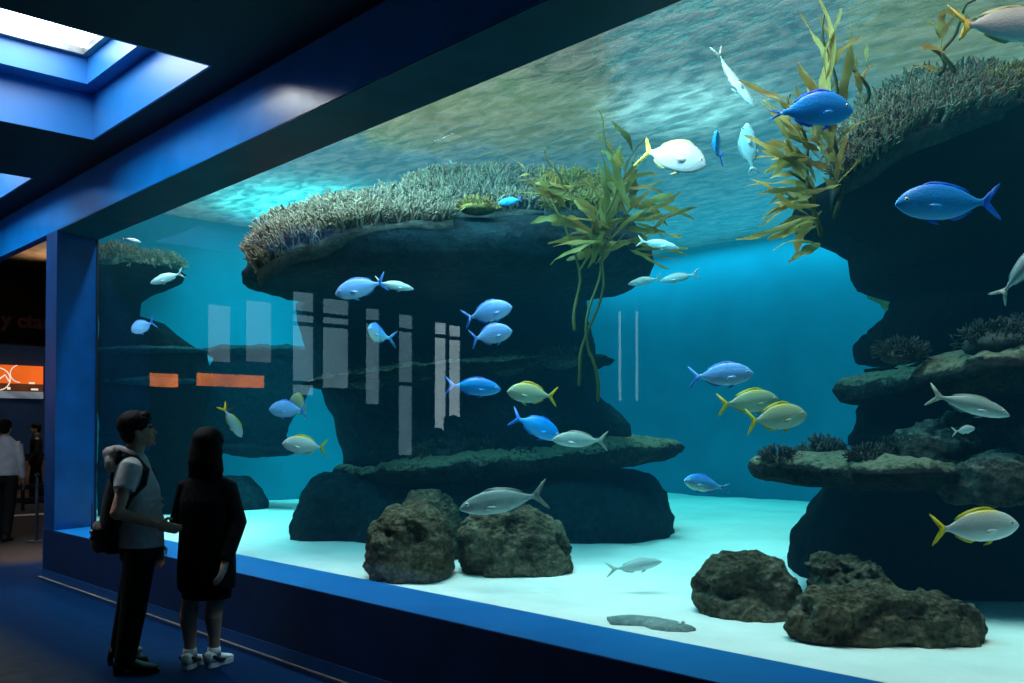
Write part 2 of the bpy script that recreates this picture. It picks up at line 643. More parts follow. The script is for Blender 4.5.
v, f = boxes([(-27, -9.2, -0.1, 4.2, 14.2, 0.0)])
struct('floor', v, f, M['floor'], 'dark floor, blue along the tank and grey elsewhere')
v, f = boxes([(-11.0, WY, 0.0, XR + 2, GY - 0.004, ZS), ])
struct('wall_sill', v, f, M['blue_sill'], 'low blue wall and sill under the tank window')
ol_ = [(-10.97, WY), (-10.62, WY), (-10.83, GY - .004), (-10.84, GY - .002), (-10.97, GY - .002)]
v = [(x, y, ZS) for x, y in ol_] + [(x, y, ZT) for x, y in ol_]
f = [(4, 3, 2, 1, 0), (5, 6, 7, 8, 9)] + [(i, (i + 1) % 5, (i + 1) % 5 + 5, i + 5) for i in range(5)]
struct('wall_post', v, f, M['post'], 'blue corner post at the left end of the tank window')
v, f = boxes([(-10.95, WY + 0.004, ZT - 0.008, XR + 2, GY - 0.006, ZT - 0.001)])  # thin slab added under the beam to carry its shaded colour
struct('beam_head_shade', v, f, M['head'], 'underside of the beam over the tank window, shade put into its colour')
v, f = boxes([(-10.97, WY, ZT, XR + 2, GY - 0.004, H + 0.9), (-18.0, WY, ZT, -10.9705, WY + .1, H + .9)])
struct('wall_beam', v, f, M['blue_wall'], 'deep glossy blue beam over the tank window')
v, f = boxes([(-11.0, WY - 0.012, 0.0, XR + 2, WY, 0.09)])
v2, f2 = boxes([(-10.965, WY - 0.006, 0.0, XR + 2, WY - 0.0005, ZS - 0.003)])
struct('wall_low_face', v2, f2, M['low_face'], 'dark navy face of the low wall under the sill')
struct('baseboard_tank', v, f, M['navy_wall'], 'navy skirting at the foot of the tank wall')
v, f = boxes([(-11.03, WY - 0.034, 0.0, XR + 2, WY - 0.012, 0.006)])
struct('trim_floor', v, f, M['baseboard'], 'thin pale joint between floor and tank wall')
# right side and back walls of the hall
v, f = boxes([(4.0, -9.2, 0, 4.2, 14.2, H + 0.9)])
struct('wall_right', v, f, M['navy_wall'])
v, f = boxes([(-15.2, -9.2, 0, 4.0, -9.0, H + 0.9)])
struct('wall_back', v, f, M['black'])
v, f = boxes([(-15.2, -9.0, 0, -15.0, 2.4, H + 0.9)])
struct('wall_end', v, f, M['black'])
v, f = boxes([(-27, 2.2, 0, -15.0, 2.4, 5.1)])
struct('wall_passage', v, f, M['black'])

# ceiling with two stepped skylight coffers
C1 = (-8.68, -6.34)
C2 = (-12.75, -10.4)
CY = (0.75, 3.0)


def ring(x0, x1, y0, y1, z0, z1, X0, X1, Y0, Y1):
    return [(X0, Y0, z0, x0, Y1, z1), (x1, Y0, z0, X1, Y1, z1), (x0, Y0, z0, x1, y0, z1), (x0, y1, z0, x1, Y1, z1)]


bl = [(-15.0, -9, H, 4, CY[0], H + 0.4), (-15.0, CY[1], H, 4, WY, H + 0.4),
      (-15.0, CY[0], H, C2[0], CY[1], H + 0.4), (C2[1], CY[0], H, C1[0], CY[1], H + 0.4), (C1[1], CY[0], H, 4, CY[1], H + 0.4)]
struct('ceiling', *boxes(bl), M['ceiling'], 'dark blue hall ceiling with skylight coffers')
for i, (a, b) in enumerate((C1, C2)):
    d = 0.004
    # outer step lining, ledge, inner step lining
    lin = ring(a, b, CY[0], CY[1], H - 0.002, H + 0.402, a - 0.02, b + 0.02, CY[0] - 0.02, CY[1] + 0.02)
    lin = [(a - .0, CY[0], H, a + 0.02, CY[1], H + .4), (b - .02, CY[0], H, b, CY[1], H + .4), (a, CY[0], H, b, CY[0] + .02, H + .4), (a, CY[1] - .02, H, b, CY[1], H + .4)]
    struct('trim_coffer_%d' % (i + 1), *boxes(lin), M['coffer'], 'bright blue lower step of the %s skylight coffer' % ('nearer' if i == 0 else 'farther'))
    x0, x1, y0, y1 = a + 0.25, b - 0.25, CY[0] + 0.2, CY[1] - 0.15
    st = ring(x0, x1, y0, y1, H + 0.4, H + 0.64, a - 0.3, b + 0.3, CY[0] - 0.3, WY)
    struct('trim_skylight_%d' % (i + 1), *boxes(st), M['coffer'], 'upper blue step around the %s skylight' % ('nearer' if i == 0 else 'farther'))
    sk = empty('window_%d' % (8 + i), ((x0 + x1) / 2, (y0 + y1) / 2, H + 0.64), 'glazed skylight in the %s ceiling coffer' % ('nearer' if i == 0 else 'farther'), kind='structure')
    hx, hy = (x1 - x0) / 2, (y1 - y0) / 2
    fr = ring(-hx + .07, hx - .07, -hy + .06, hy - .06, -0.02, 0.04, -hx - .05, hx + .05, -hy - .05, hy + .05)
    obj('window_frame', *boxes(fr), M['grey_metal'], sk, False)
    obj('pane', *boxes([(-hx, -hy, 0.05, hx, hy, 0.06)]), M['sky_pane'], sk, False)
    v, f = boxes([(a - .4, CY[0] - .4, H + .72, b + .4, CY[1] + .3, H + .78)])
    struct('roof_%d' % (i + 1), v, f, M['black'])

# glass pane of the tank
v, f = [(XL - 0.05, GY, ZS - 0.05), (XR, GY, ZS - 0.05), (XR, GY, ZT + 0.05), (XL - 0.05, GY, ZT + 0.05)], [(0, 1, 2, 3)]
struct('window_1', v, f, M['glass'], 'large clear acrylic viewing window of the aquarium tank')
v, f = boxes([(XL, GY - 0.02, ZS, XL + 0.02, GY - 0.003, ZT - .02), ])
struct('trim_seal', v, f, M['black'], 'dark seal strip at the left edge of the viewing window')

# ------------------------------------------------------------------ tank shell
v, f = boxes([(TXL - 0.1, 4.35, 0, TXL, TYB + 0.1, 6.6)])
struct('wall_tank_left', v, f, M['tank_wall'], 'pale teal side wall of the tank')
v, f = boxes([(TXL - 0.1, TYB, 0, TXR + 0.1, TYB + 0.1, 6.6)])
struct('wall_tank_back', v, f, M['tank_wall'], 'teal back wall of the tank')
v, f = boxes([(TXR, GY + 0.1, 0, TXR + 0.1, TYB, 6.6)])
struct('wall_tank_right', v, f, M['tank_wall'])
fp = [(-10.971, GY), (-10.971, GY + .014), (-11.15, GY + .095), (TXL, 4.40), (TXL - .1, 4.40), (TXL - .1, 4.2), (-11.15, GY)]
v = [(x, y, 0) for x, y in fp] + [(x, y, 6.6) for x, y in fp]
f = [tuple(range(7)), tuple(range(13, 6, -1))] + [((i + 1) % 7, i, i + 7, (i + 1) % 7 + 7) for i in range(7)]
struct('wall_tank_front', v, f, M['navy_wall'])
# sand bed with gentle swells
nx, ny = 150, 100
vs, fs = [], []
for j in range(ny + 1):
    for i in range(nx + 1):
        x = TXL + (TXR - TXL) * i / nx
        y = GY + 0.005 + (TYB - GY - 0.005) * (j / ny) ** 1.2
        z = ZS - 0.035 + 0.03 * noise.noise(Vector((x * .9, y * .9, 3))) * min(1, (y - GY) * 2) + 0.012 * noise.noise(Vector((x * 3, y * 3, 8)))
        if x < -10.97:
            y = max(y, GY + .016 + min(.18, -10.97 - x) * .46 + max(0, -11.15 - x) * .211)
        vs.append((x, y, z))
for j in range(ny):
    for i in range(nx):
        a = j * (nx + 1) + i
        fs.append((a, a + 1, a + nx + 2, a + nx + 1))
struct('ground_sand', vs, fs, M['sand'], 'white sand bed of the tank', True)
fp = [(-10.968, GY + .004), (TXR - .002, GY + .004), (TXR - .002, TYB - .002), (TXL + .002, TYB - .002), (TXL + .002, 4.402), (-11.15, GY + .098), (-10.969, GY + .016)]
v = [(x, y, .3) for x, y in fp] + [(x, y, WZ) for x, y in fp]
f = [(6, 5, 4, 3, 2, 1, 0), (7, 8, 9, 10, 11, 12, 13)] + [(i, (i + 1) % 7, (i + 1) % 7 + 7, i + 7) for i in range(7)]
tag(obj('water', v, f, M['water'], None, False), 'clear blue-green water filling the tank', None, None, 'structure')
v, f = [(TXL, GY + 0.1, WZ + 0.01), (TXR, GY + 0.1, WZ + 0.01), (TXR, TYB, WZ + 0.01), (TXL, TYB, WZ + 0.01)], [(0, 1, 2, 3)]
struct('water_surface', v, f, M['surface'], 'rippled water surface seen from below')

# ------------------------------------------------------------------ what the pane mirrors: end wall windows and tubes
def mirrored(px, py, X):
    d = F2 + R2 * ((px - 512) / F_PX)
    t = X / d.x
    return 2 * GY - t * d.y, 1.55 + (HORIZON - py) / F_PX * t


WX = -15.0
wcols = [  # px left, right, top, bottom, mullion rows
    (206, 229, 304, 362, []), (244, 270, 300, 362, []),
    (291, 312, 291, 395, [313, 324, 383]), (321, 347, 298, 388, [316, 326]), (364, 378, 308, 404, [322]),
    (397, 411, 314, 455, [330, 384]), (433, 445, 322, 437, [336]), (447, 459, 325, 437, [338])]
for i, (a, b, tp, bt, mul) in enumerate(wcols):
    ya, zt = mirrored(a, tp, WX)
    yb, _ = mirrored(b, tp, WX)
    _, zb = mirrored((a + b) / 2, bt, WX)
    zt = min(zt, H - 0.05)
    w = empty('window_%d' % (11 + i), (WX + 0.01, (ya + yb) / 2, zb), 'tall daylit window of the end wall', kind='structure')
    hw, hh = abs(ya - yb) / 2, zt - zb
    obj('pane', *boxes([(0, -hw, 0, 0.01, hw, hh)]), M['day_pane' if 1 < i < 6 else ('day_bright' if i > 5 else 'day_dim')], w, False)
    bars = [(0, -hw - .06, -0.06, 0.05, -hw, hh + .06), (0, hw, -0.06, 0.05, hw + .06, hh + .06), (0, -hw, -0.06, 0.05, hw, 0), (0, -hw, hh, 0.05, hw, hh + .06)]
    for m in mul:
        _, zm = mirrored((a + b) / 2, m, WX)
        if zm - zb < hh - 0.05:
            bars.append((0.0, -hw, zm - zb - .035, 0.04, hw, zm - zb + .035))
    obj('window_frame', *boxes(bars), M['dark_frame'], w, False)
# orange lit band on the same wall
M['orange_band'] = emis('lit orange band', (1.0, 0.26, 0.04, 1), 6.0, 1.2, 0.5)
for a, b in ((148, 176), (195, 262)):
    ya, zt = mirrored(a, 373, WX)
    yb, _ = mirrored(b, 374, WX)
    _, zb = mirrored((a + b) / 2, 387, WX)
    o = empty('light_sign', (WX + 0.02, (ya + yb) / 2, zb), 'orange light box glowing on the end wall, the %s one' % ('shorter' if b < 180 else 'longer'), 'light box', 'orange light boxes on the end wall')
    hw = abs(ya - yb) / 2
    obj('panel', *boxes([(0.03, -hw, 0, 0.05, hw, zt - zb)]), M['orange_band'], o, False)
    obj('case', *boxes([(0, -hw - .02, -0.02, 0.03, hw + .02, zt - zb + .02)]), M['black'], o, False)
for k, px in enumerate((620, 637)):
    y, zt = mirrored(px, 312, -13.0)
    _, zb = mirrored(px, 400, -13.0)
    o = empty('tube_light', (-13.0, y, zb), 'upright white tube light on a black pole, the %s of two' % ('nearer', 'farther')[k], 'light', 'upright tube lights in the hall')
    obj('tube', *tube([(0, 0, 0), (0, 0, zt - zb)], 0.028, 10), M['tube'], o)
    obj('pole', *boxes([(-0.05, -0.03, -zb, -0.035, 0.03, zt - zb + .05)]), M['black'], o, False)
    obj('foot', *boxes([(-0.16, -0.15, -zb, 0.14, 0.15, -zb + .02)]), M['black'], o, False)

# ------------------------------------------------------------------ passage at the left, beyond the corner post
v, f = boxes([(-27, 2.4, 4.3, TXL - 0.1, 14.2, 4.4)])
M['warm_ceiling'] = simple('warm textured ceiling', (0.30, 0.2, 0.12, 1), 0.5, 0.5, nscale=6, nvar=0.4, bump=0.6, bscale=8)
struct('ceiling_passage', v, f, M['warm_ceiling'])
v, f = boxes([(-25.1, 2.4, 0, -25.0, 14.2, 4.4)])
M['passage_wall'] = simple('dim blue wall', (0.02, 0.07, 0.2, 1), 0.6, 0.3, nscale=1.5)
struct('wall_passage_end', v, f, M['passage_wall'])
v, f = boxes([(-17.3, 2.4, 3.02, -17.0, 14.2, 4.3)])
struct('wall_soffit', v, f, M['black'], 'black soffit over the passage')
v, f = boxes([(-19.6, 2.4, 0.0, -19.3, 14.2, 0.004)])
M['white_line'] = simple('white floor line', (0.6, 0.6, 0.58, 1), 0.6, 0.3, nscale=5)
struct('floor_line', v, f, M['white_line'])


def text_mesh(name, body, size, mat, parent, loc, rot, extrude=0.01):
    cu = bpy.data.curves.new(name, 'FONT')
    cu.body = body
    cu.size = size
    cu.extrude = extrude
    cu.offset = size * .03
    tmp = bpy.data.objects.new('tmp', cu)
    COL.objects.link(tmp)
    dg = bpy.context.evaluated_depsgraph_get()
    me = bpy.data.meshes.new_from_object(tmp.evaluated_get(dg))
    bpy.data.objects.remove(tmp)
    me.materials.clear()
    me.materials.append(mat)
    o = bpy.data.objects.new(name, me)
    COL.objects.link(o)
    o.parent = parent
    o.location = loc
    o.rotation_euler = rot
    return o


# dim lettering on the soffit
tl_ = P(1, 327, 15.65)
sg = empty('soffit_sign', (-16.985, tl_.y - 0.05, tl_.z), 'dim reddish lettering on the black soffit over the passage', 'sign')
M['dim_letter'] = simple('dim red letters', (0.10, 0.045, 0.045, 1), 0.5, 0.4, nscale=5, emit=(0.5, 0.2, 0.2, 1), estr=0.006)
text_mesh('lettering', 'y ctar', 0.33, M['dim_letter'], sg, (0, 0, 0), (PI / 2, 0, PI / 2))
# orange lit menu board
b0, b1 = P(-30, 363, 22.1), P(44, 392, 23.2)
bd = empty('lit_menu_board', (-24.9, (b0.y + b1.y) / 2, b1.z), 'glowing orange display board with white line drawing hung in the passage', 'display board')
hw, hh = abs(b0.y - b1.y) / 2, b0.z - b1.z
M['board_orange'] = emis('orange board', (1.0, 0.16, 0.02, 1), 0.9, 1.0, 0.75)
M['board_brown'] = emis('brown board strip', (0.16, 0.05, 0.02, 1), 0.6, 2.0)
M['board_white'] = emis('white board marks', (1.0, 0.85, 0.7, 1), 0.9)
M['board_grey'] = emis('grey board strip', (0.3, 0.36, 0.42, 1), 0.55, 2.0)
obj('screen', *boxes([(0, -hw, hh * 0.30, 0.05, hw, hh)]), M['board_orange'], bd, False)
obj('caption_strip', *boxes([(0, -hw, 0, 0.05, hw, hh * 0.30)]), M['board_brown'], bd, False)
obj('lower_rail', *boxes([(-.05, -hw, -hh * .26, 0.08, hw, -0.0)]), M['board_grey'], bd, False)
ln = []
cy = hw * 0.15
def arc(cy, cz, r, a0, a1, n=14):
    return [Vector((0.06, cy + r * math.cos(a0 + (a1 - a0) * i / n), cz + r * math.sin(a0 + (a1 - a0) * i / n))) for i in range(n + 1)]
yc = P(20, 378, 22.8).y - bd.location.y
pieces = [tube(arc(yc + .02, hh * .68, hh * .33, PI * .6, PI * 1.5), 0.011, 6), tube(arc(yc - .45, hh * .45, hh * .42, -PI * .45, PI * .55), 0.014, 6),
          tube([Vector((.06, yc - .5, hh * .35)), Vector((.06, yc - .3, hh * .62)), Vector((.06, yc - .22, hh * .4))], 0.018, 6)]
obj('line_drawing', *merge(*pieces), M['board_white'], bd)
for q_ in ((0.05, yc + .23, hh * .30, .06, yc + .36, hh * .37), (0.05, yc + .28, hh * .06, .06, yc + .44, hh * .13), (0.05, yc - .25, hh * .06, .06, yc - .18, hh * .16)):
    obj('caption', *boxes([q_]), M['board_white'], bd, False)

# counter, barrier and stanchion
c0 = P(8, 440, 21.8)
ct = empty('counter', (-23.6, 6.6, 0), 'brown service counter at the end of the passage', 'counter')
M['counter'] = simple('brown counter', (0.28, 0.16, 0.11, 1), 0.6, 0.3, nscale=4)
obj('front_panel', *boxes([(-0.3, -2.0, 0, 0.3, 2.0, 1.02)]), M['counter'], ct, False)
obj('counter_top', *boxes([(-0.35, -2.05, 1.02, 0.36, 2.05, 1.08)]), M['black'], ct, False)
br = empty('barrier', (-20.6, 5.8, 0), 'low dark barrier rail across the passage', 'barrier')
M['rail'] = simple('dark rail', (0.03, 0.05, 0.08, 1), 0.5, 0.4, nscale=5)
for z in (0.16, 0.42):
    obj('rail', *boxes([(-.04, -1.6, z, .04, 1.6, z + .10)]), M['rail'], br, False)
for y in (-1.6, 0, 1.6):
    obj('post', *boxes([(-.03, y - .03, 0, .03, y + .03, .55)]), M['rail'], br, False)
sp_ = P(36.5, 543, 13.6)
st = empty('stanchion', (sp_.x, sp_.y, 0), 'slim dark stanchion post standing in the passage behind the corner post', 'stanchion')
obj('post', *tube([(0, 0, 0.02), (0, 0, 0.92)], 0.022, 12), M['rail'], st)
obj('base', *tube([(0, 0, 0.004), (0, 0, 0.02)], [0.15, 0.11], 24, cap=False), M['rail'], st)
obj('cap', *ellipsoid((0, 0, 0.95), (0.035, 0.035, 0.03)), M['rail'], st)

# ================================================================== REEFS
def reef_part(root, name, mesh, mat, label=None):
    o = obj(name, place_local(mesh[0], root), mesh[1], mat, root)
    if label: o['label'] = label
    return o


def coral_part(root, c, a, b, h, n, size, seed, mat, name='coral_thicket', label=None, core=True, zmin=-0.05, front=True):
    pts, nr = mound_points(c, a, b, h, n, seed, front, zmin)
    v, f = thicket(pts, nr, size, seed)
    v = [Vector(x) for x in v]
    if core:
        cv, cf = ellipsoid((0, 0, 0), (1, 1, 1), None, 28, 14)
        cv = [c + R2 * (q.x * a * .97) + F2 * (q.y * b * .97) + Vector((0, 0, q.z * h * .95)) for q in cv]
        v, f = merge((v, f), (cv, cf))
    return reef_part(root, name, (v, f), mat, label)


def bank(root, lower, upper, t0, t1, n, size, seed, mat, lean=0.0, name='coral_thicket', label=None):
    """a bank of finger coral: sprigs standing on a rough slope between a lower front line and a higher line behind it"""
    r = np.random.default_rng(seed)
    lo, up = np.array(lower, float), np.array(upper, float)
    def at(u, v):
        l = [np.interp(u, np.linspace(0, 1, len(lo)), lo[:, k]) for k in (0, 1)]
        h = [np.interp(u, np.linspace(0, 1, len(up)), up[:, k]) for k in (0, 1)]
        p = P(l[0] * (1 - v) + h[0] * v, l[1] * (1 - v) + h[1] * v, t0 + (t1 - t0) * v)
        return p + Vector((0, 0, .05 * noise.noise(p * 4.0)))
    pts, nr = [], []
    for _ in range(n):
        u, v = r.uniform(0, 1), r.uniform(0, 1) ** .85
        pts.append(at(u, v) - Vector((0, 0, size * .55)))
        out = (u - .5) * 2
        nr.append(Vector((0, 0, .9)) - F2 * (.85 * (1 - v)) + R2 * (lean + .5 * out))
    v_, f_ = thicket(pts, nr, size, seed, .42)
    v_ = [Vector(x) for x in v_]
    o = reef_part(root, name, (v_, f_), mat, label)
    vs, fs = [], []
    N, K = 40, 8
    for j in range(K + 1):
        for i in range(N + 1):
            vs.append(at(i / N, j / K) - Vector((0, 0, size * .75)) + F2 * .02)
    for j in range(K):
        for i in range(N):
            q = j * (N + 1) + i
            fs.append((q, q + 1, q + N + 2, q + N + 1))
    m = len(vs)
    vs += [v - Vector((0, 0, .1)) + F2 * .12 for v in vs]
    fs += [tuple(x + m for x in reversed(f)) for f in fs]
    edge = list(range(N + 1)) + [j * (N + 1) + N for j in range(1, K + 1)] + [K * (N + 1) + i for i in range(N - 1, -1, -1)] + [j * (N + 1) for j in range(K - 1, 0, -1)]
    fs += [(edge[i], edge[i] + m, edge[(i + 1) % len(edge)] + m, edge[(i + 1) % len(edge)]) for i in range(len(edge))]
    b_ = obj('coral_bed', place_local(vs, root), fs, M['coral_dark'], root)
    return o


# ---- main reef
RT = 9.4
main = empty('rock_reef', W(0.0, 10.3, 0.5) , 'large dark tiered rock reef with coral-covered top in the middle of the tank', 'reef')
reef_part(main, 'base_rock', loft([(468, 372, 610, 10.6, 1.2), (478, 345, 645, 10.5, 1.4), (492, 328, 662, 10.5, 1.5), (515, 318, 670, 10.5, 1.55), (540, 318, 672, 10.5, 1.55), (556, 320, 666, 10.5, 1.5)], 0.10, 1.0, 1), M['reef'])
reef_part(main, 'side_rock', loft([(474, 318, 362, 9.9, .35), (490, 305, 380, 9.8, .5), (515, 297, 392, 9.75, .55), (545, 293, 396, 9.75, .55)], 0.06, 1.8, 2), M['reef'])
reef_part(main, 'lower_ledge', plate(345, 664, 460, 10.2, 1.5, 0.26, 3, tilt=0.3, amp=0.06), M['reef_crust'])
reef_part(main, 'column', loft([(270, 330, 585, 10.7, 1.2), (310, 300, 588, 10.7, 1.2), (345, 306, 596, 10.7, 1.2), (375, 318, 590, 10.7, 1.2), (398, 330, 590, 10.7, 1.2), (425, 338, 628, 10.7, 1.3), (465, 345, 622, 10.7, 1.3)], 0.12, 1.1, 4), M['reef'])
reef_part(main, 'middle_ledge', plate(312, 598, 373, 9.9, 1.1, 0.15, 5, tilt=0.27, amp=0.04), M['reef_crust'])
reef_part(main, 'upper_slab', loft([(218, 284, 640, 9.3, 1.2), (228, 266, 650, 9.3, 1.4), (240, 254, 652, 9.3, 1.45), (255, 248, 645, 9.3, 1.4), (267, 249, 628, 9.3, 1.3), (276, 258, 600, 9.35, 1.1), (285, 285, 570, 9.4, .9)], 0.06, 1.1, 6, fine=.25, front=.9), M['reef'])
reef_part(main, 'top_slab', loft([(192, 432, 606, 9.3, .7), (202, 424, 628, 9.3, .9), (214, 426, 638, 9.3, 1.0), (228, 440, 640, 9.3, 1.05)], 0.04, 1.6, 7, front=1.0), M['reef'])
reef_part(main, 'rear_rock', loft([(206, 360, 610, 11.3, .9), (222, 335, 625, 11.3, 1.1), (250, 340, 620, 11.3, 1.0), (290, 380, 590, 11.2, .7)], 0.12, 2.2, 8, fine=.6), M['coral_gold'], 'rock overgrown with golden coral')
# corals on top of the slabs
bank(main, [(254, 262), (266, 250), (285, 240), (320, 229), (357, 220), (400, 214), (453, 211)], [(250, 246), (262, 222), (290, 209), (330, 198), (380, 190), (425, 189), (452, 203)], 7.8, 8.7, 2300, .11, 11, M['coral'], -.05)
bank(main, [(408, 190), (425, 198), (480, 203), (540, 205), (600, 200)], [(408, 180), (438, 170), (480, 166), (530, 166), (598, 176)], 8.3, 9.1, 1500, .105, 15, M['coral'], 0)
bank(main, [(545, 204), (580, 202), (612, 198)], [(540, 172), (575, 170), (612, 180)], 8.2, 8.9, 420, .105, 16, M['coral_gold'], 0, label='golden coral thicket')
coral_part(main, P(478, 209, 8.0), .16, .15, .05, 60, .06, 17, M['coral_gold'], label='golden coral thicket')
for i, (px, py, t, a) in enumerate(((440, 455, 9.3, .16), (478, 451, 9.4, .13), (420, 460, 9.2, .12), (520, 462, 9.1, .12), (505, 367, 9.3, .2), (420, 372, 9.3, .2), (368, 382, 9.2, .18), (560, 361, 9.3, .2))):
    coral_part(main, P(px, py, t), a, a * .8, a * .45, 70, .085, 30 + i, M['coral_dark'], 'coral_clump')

# ---- left reef behind the corner post
LT = 12.5
lt = empty('rock_reef', W(-5.0, 12.2, 0.5), 'dark rock reef behind the blue corner post at the left end of the tank', 'reef')
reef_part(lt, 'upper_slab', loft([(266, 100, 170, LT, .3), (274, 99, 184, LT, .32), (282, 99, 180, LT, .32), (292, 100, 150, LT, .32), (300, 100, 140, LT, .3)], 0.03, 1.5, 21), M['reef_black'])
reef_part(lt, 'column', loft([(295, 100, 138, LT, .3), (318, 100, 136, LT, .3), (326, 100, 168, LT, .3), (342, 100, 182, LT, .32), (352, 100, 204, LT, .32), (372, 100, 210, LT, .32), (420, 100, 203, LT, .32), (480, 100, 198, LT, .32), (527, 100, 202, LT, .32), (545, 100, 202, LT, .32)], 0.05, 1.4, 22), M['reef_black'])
reef_part(lt, 'ledge', plate(104, 204, 351, LT - .05, .42, .1, 23, amp=.02), M['reef'])
reef_part(lt, 'ledge', plate(104, 200, 382, LT - .05, .42, .1, 24, amp=.02), M['reef'])
coral_part(lt, P(122, 263, LT), .3, .34, .15, 330, .11, 25, M['coral'], zmin=-.2)
coral_part(lt, P(156, 266, LT), .3, .3, .1, 240, .1, 26, M['coral'], zmin=-.2)

# ---- far reef, hazy behind the left one
fr_ = empty('rock_reef', W(-4.1, 13.9, 0.5), 'hazy rock reef with flat ledges far back at the left side of the tank', 'reef')
reef_part(fr_, 'ledge', plate(205, 322, 352, 13.6, .5, .14, 41, amp=.03), M['reef'])
reef_part(fr_, 'column', loft([(352, 214, 318, 13.7, .4), (380, 206, 316, 13.7, .4), (410, 202, 300, 13.7, .4), (436, 204, 286, 13.7, .4), (446, 208, 294, 13.7, .4), (452, 230, 298, 13.7, .38)], .06, 1.2, 42), M['reef'])
reef_part(fr_, 'ledge', plate(204, 300, 448, 13.6, .5, .12, 43, amp=.03), M['reef'])
reef_part(fr_, 'foot_rock', loft([(478, 219, 248, 13.3, .25), (490, 213, 260, 13.3, .32), (503, 210, 266, 13.3, .35), (513, 210, 266, 13.3, .35)], .04, 1.6, 44), M['reef'])

# ---- right reef
rt = empty('rock_reef', W(3.2, 6.9, 0.5), 'massive dark overhanging rock reef at the right end of the tank', 'reef')
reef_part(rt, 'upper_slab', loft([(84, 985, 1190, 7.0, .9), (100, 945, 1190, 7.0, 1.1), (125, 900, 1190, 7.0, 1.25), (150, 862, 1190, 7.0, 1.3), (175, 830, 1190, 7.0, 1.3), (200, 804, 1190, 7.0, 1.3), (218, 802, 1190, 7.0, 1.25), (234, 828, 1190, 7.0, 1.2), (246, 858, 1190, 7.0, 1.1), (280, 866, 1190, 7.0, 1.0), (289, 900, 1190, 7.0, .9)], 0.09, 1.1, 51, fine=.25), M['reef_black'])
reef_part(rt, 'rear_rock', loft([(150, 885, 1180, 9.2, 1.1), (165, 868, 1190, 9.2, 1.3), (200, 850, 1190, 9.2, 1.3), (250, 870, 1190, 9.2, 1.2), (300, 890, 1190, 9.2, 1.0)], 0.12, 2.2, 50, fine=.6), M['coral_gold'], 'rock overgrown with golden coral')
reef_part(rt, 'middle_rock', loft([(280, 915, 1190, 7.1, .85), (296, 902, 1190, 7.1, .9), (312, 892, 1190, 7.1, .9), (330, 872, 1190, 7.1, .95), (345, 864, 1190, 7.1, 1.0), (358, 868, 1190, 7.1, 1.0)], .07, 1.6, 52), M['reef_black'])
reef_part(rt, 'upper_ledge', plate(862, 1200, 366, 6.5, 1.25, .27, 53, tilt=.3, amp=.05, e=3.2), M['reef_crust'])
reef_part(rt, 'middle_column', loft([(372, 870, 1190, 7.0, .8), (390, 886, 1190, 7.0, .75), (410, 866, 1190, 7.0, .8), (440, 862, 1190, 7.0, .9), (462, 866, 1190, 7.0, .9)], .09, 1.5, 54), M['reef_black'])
reef_part(rt, 'lumpy_rock', loft([(418, 925, 960, 5.9, .2), (428, 902, 990, 5.9, .3), (445, 884, 1010, 5.9, .4), (462, 878, 1020, 5.9, .42)], .07, 2.6, 55, pits=.05), M['reef_brown'])
reef_part(rt, 'lumpy_rock', loft([(396, 985, 1080, 6.0, .3), (420, 960, 1100, 6.0, .4), (450, 955, 1110, 6.0, .45), (490, 950, 1110, 6.0, .45)], .07, 2.4, 56, pits=.05), M['reef_brown'])
reef_part(rt, 'lumpy_rock', loft([(458, 962, 1010, 5.5, .2), (468, 950, 1060, 5.5, .28), (485, 945, 1090, 5.5, .3), (500, 952, 1090, 5.5, .3)], .05, 2.4, 57, pits=.03), M['reef_brown'])
reef_part(rt, 'lower_ledge', plate(772, 1060, 468, 6.3, .95, .17, 58, amp=.045), M['reef_crust'])
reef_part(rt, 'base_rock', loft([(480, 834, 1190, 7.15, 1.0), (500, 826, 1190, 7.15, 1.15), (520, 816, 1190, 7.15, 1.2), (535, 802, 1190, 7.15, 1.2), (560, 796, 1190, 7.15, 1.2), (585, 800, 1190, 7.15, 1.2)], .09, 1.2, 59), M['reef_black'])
bank(rt, [(838, 180), (850, 164), (868, 150), (900, 131), (936, 110), (975, 96), (1010, 88)], [(835, 150), (848, 128), (870, 100), (898, 84), (936, 70), (975, 66), (1008, 70)], 5.7, 6.5, 2200, .10, 61, M['coral'], -.1)
bank(rt, [(990, 92), (1024, 85), (1070, 80), (1120, 76)], [(985, 68), (1024, 64), (1070, 62), (1120, 60)], 5.75, 6.4, 420, .10, 64, M['coral_gold'], 0, label='golden coral thicket')
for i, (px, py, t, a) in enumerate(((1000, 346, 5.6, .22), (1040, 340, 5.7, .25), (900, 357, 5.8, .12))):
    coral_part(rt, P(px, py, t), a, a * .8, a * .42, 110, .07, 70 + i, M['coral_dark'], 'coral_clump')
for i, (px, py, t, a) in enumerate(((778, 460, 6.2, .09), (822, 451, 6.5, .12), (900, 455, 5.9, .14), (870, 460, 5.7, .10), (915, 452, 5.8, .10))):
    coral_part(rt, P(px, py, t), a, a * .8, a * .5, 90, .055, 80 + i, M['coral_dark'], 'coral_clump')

# ---- loose boulders on the sand
def boulder(rows, label, seed, amp=.05, ns=2.2, pits=.06, name='boulder', mat='boulder'):
    m = loft(rows, amp, ns, seed, e=2.6, nrow=60, seg=128, pits=pits, fine=.65)
    c = sum((Vector(q) for q in m[0]), Vector()) / len(m[0])
    zb = min(q.z for q in m[0])
    r = Vector((c.x, c.y, zb))
    o = obj(name, [Vector(q) - r for q in m[0]], m[1], M[mat])
    o.location = r
    return tag(o, label, 'boulder')


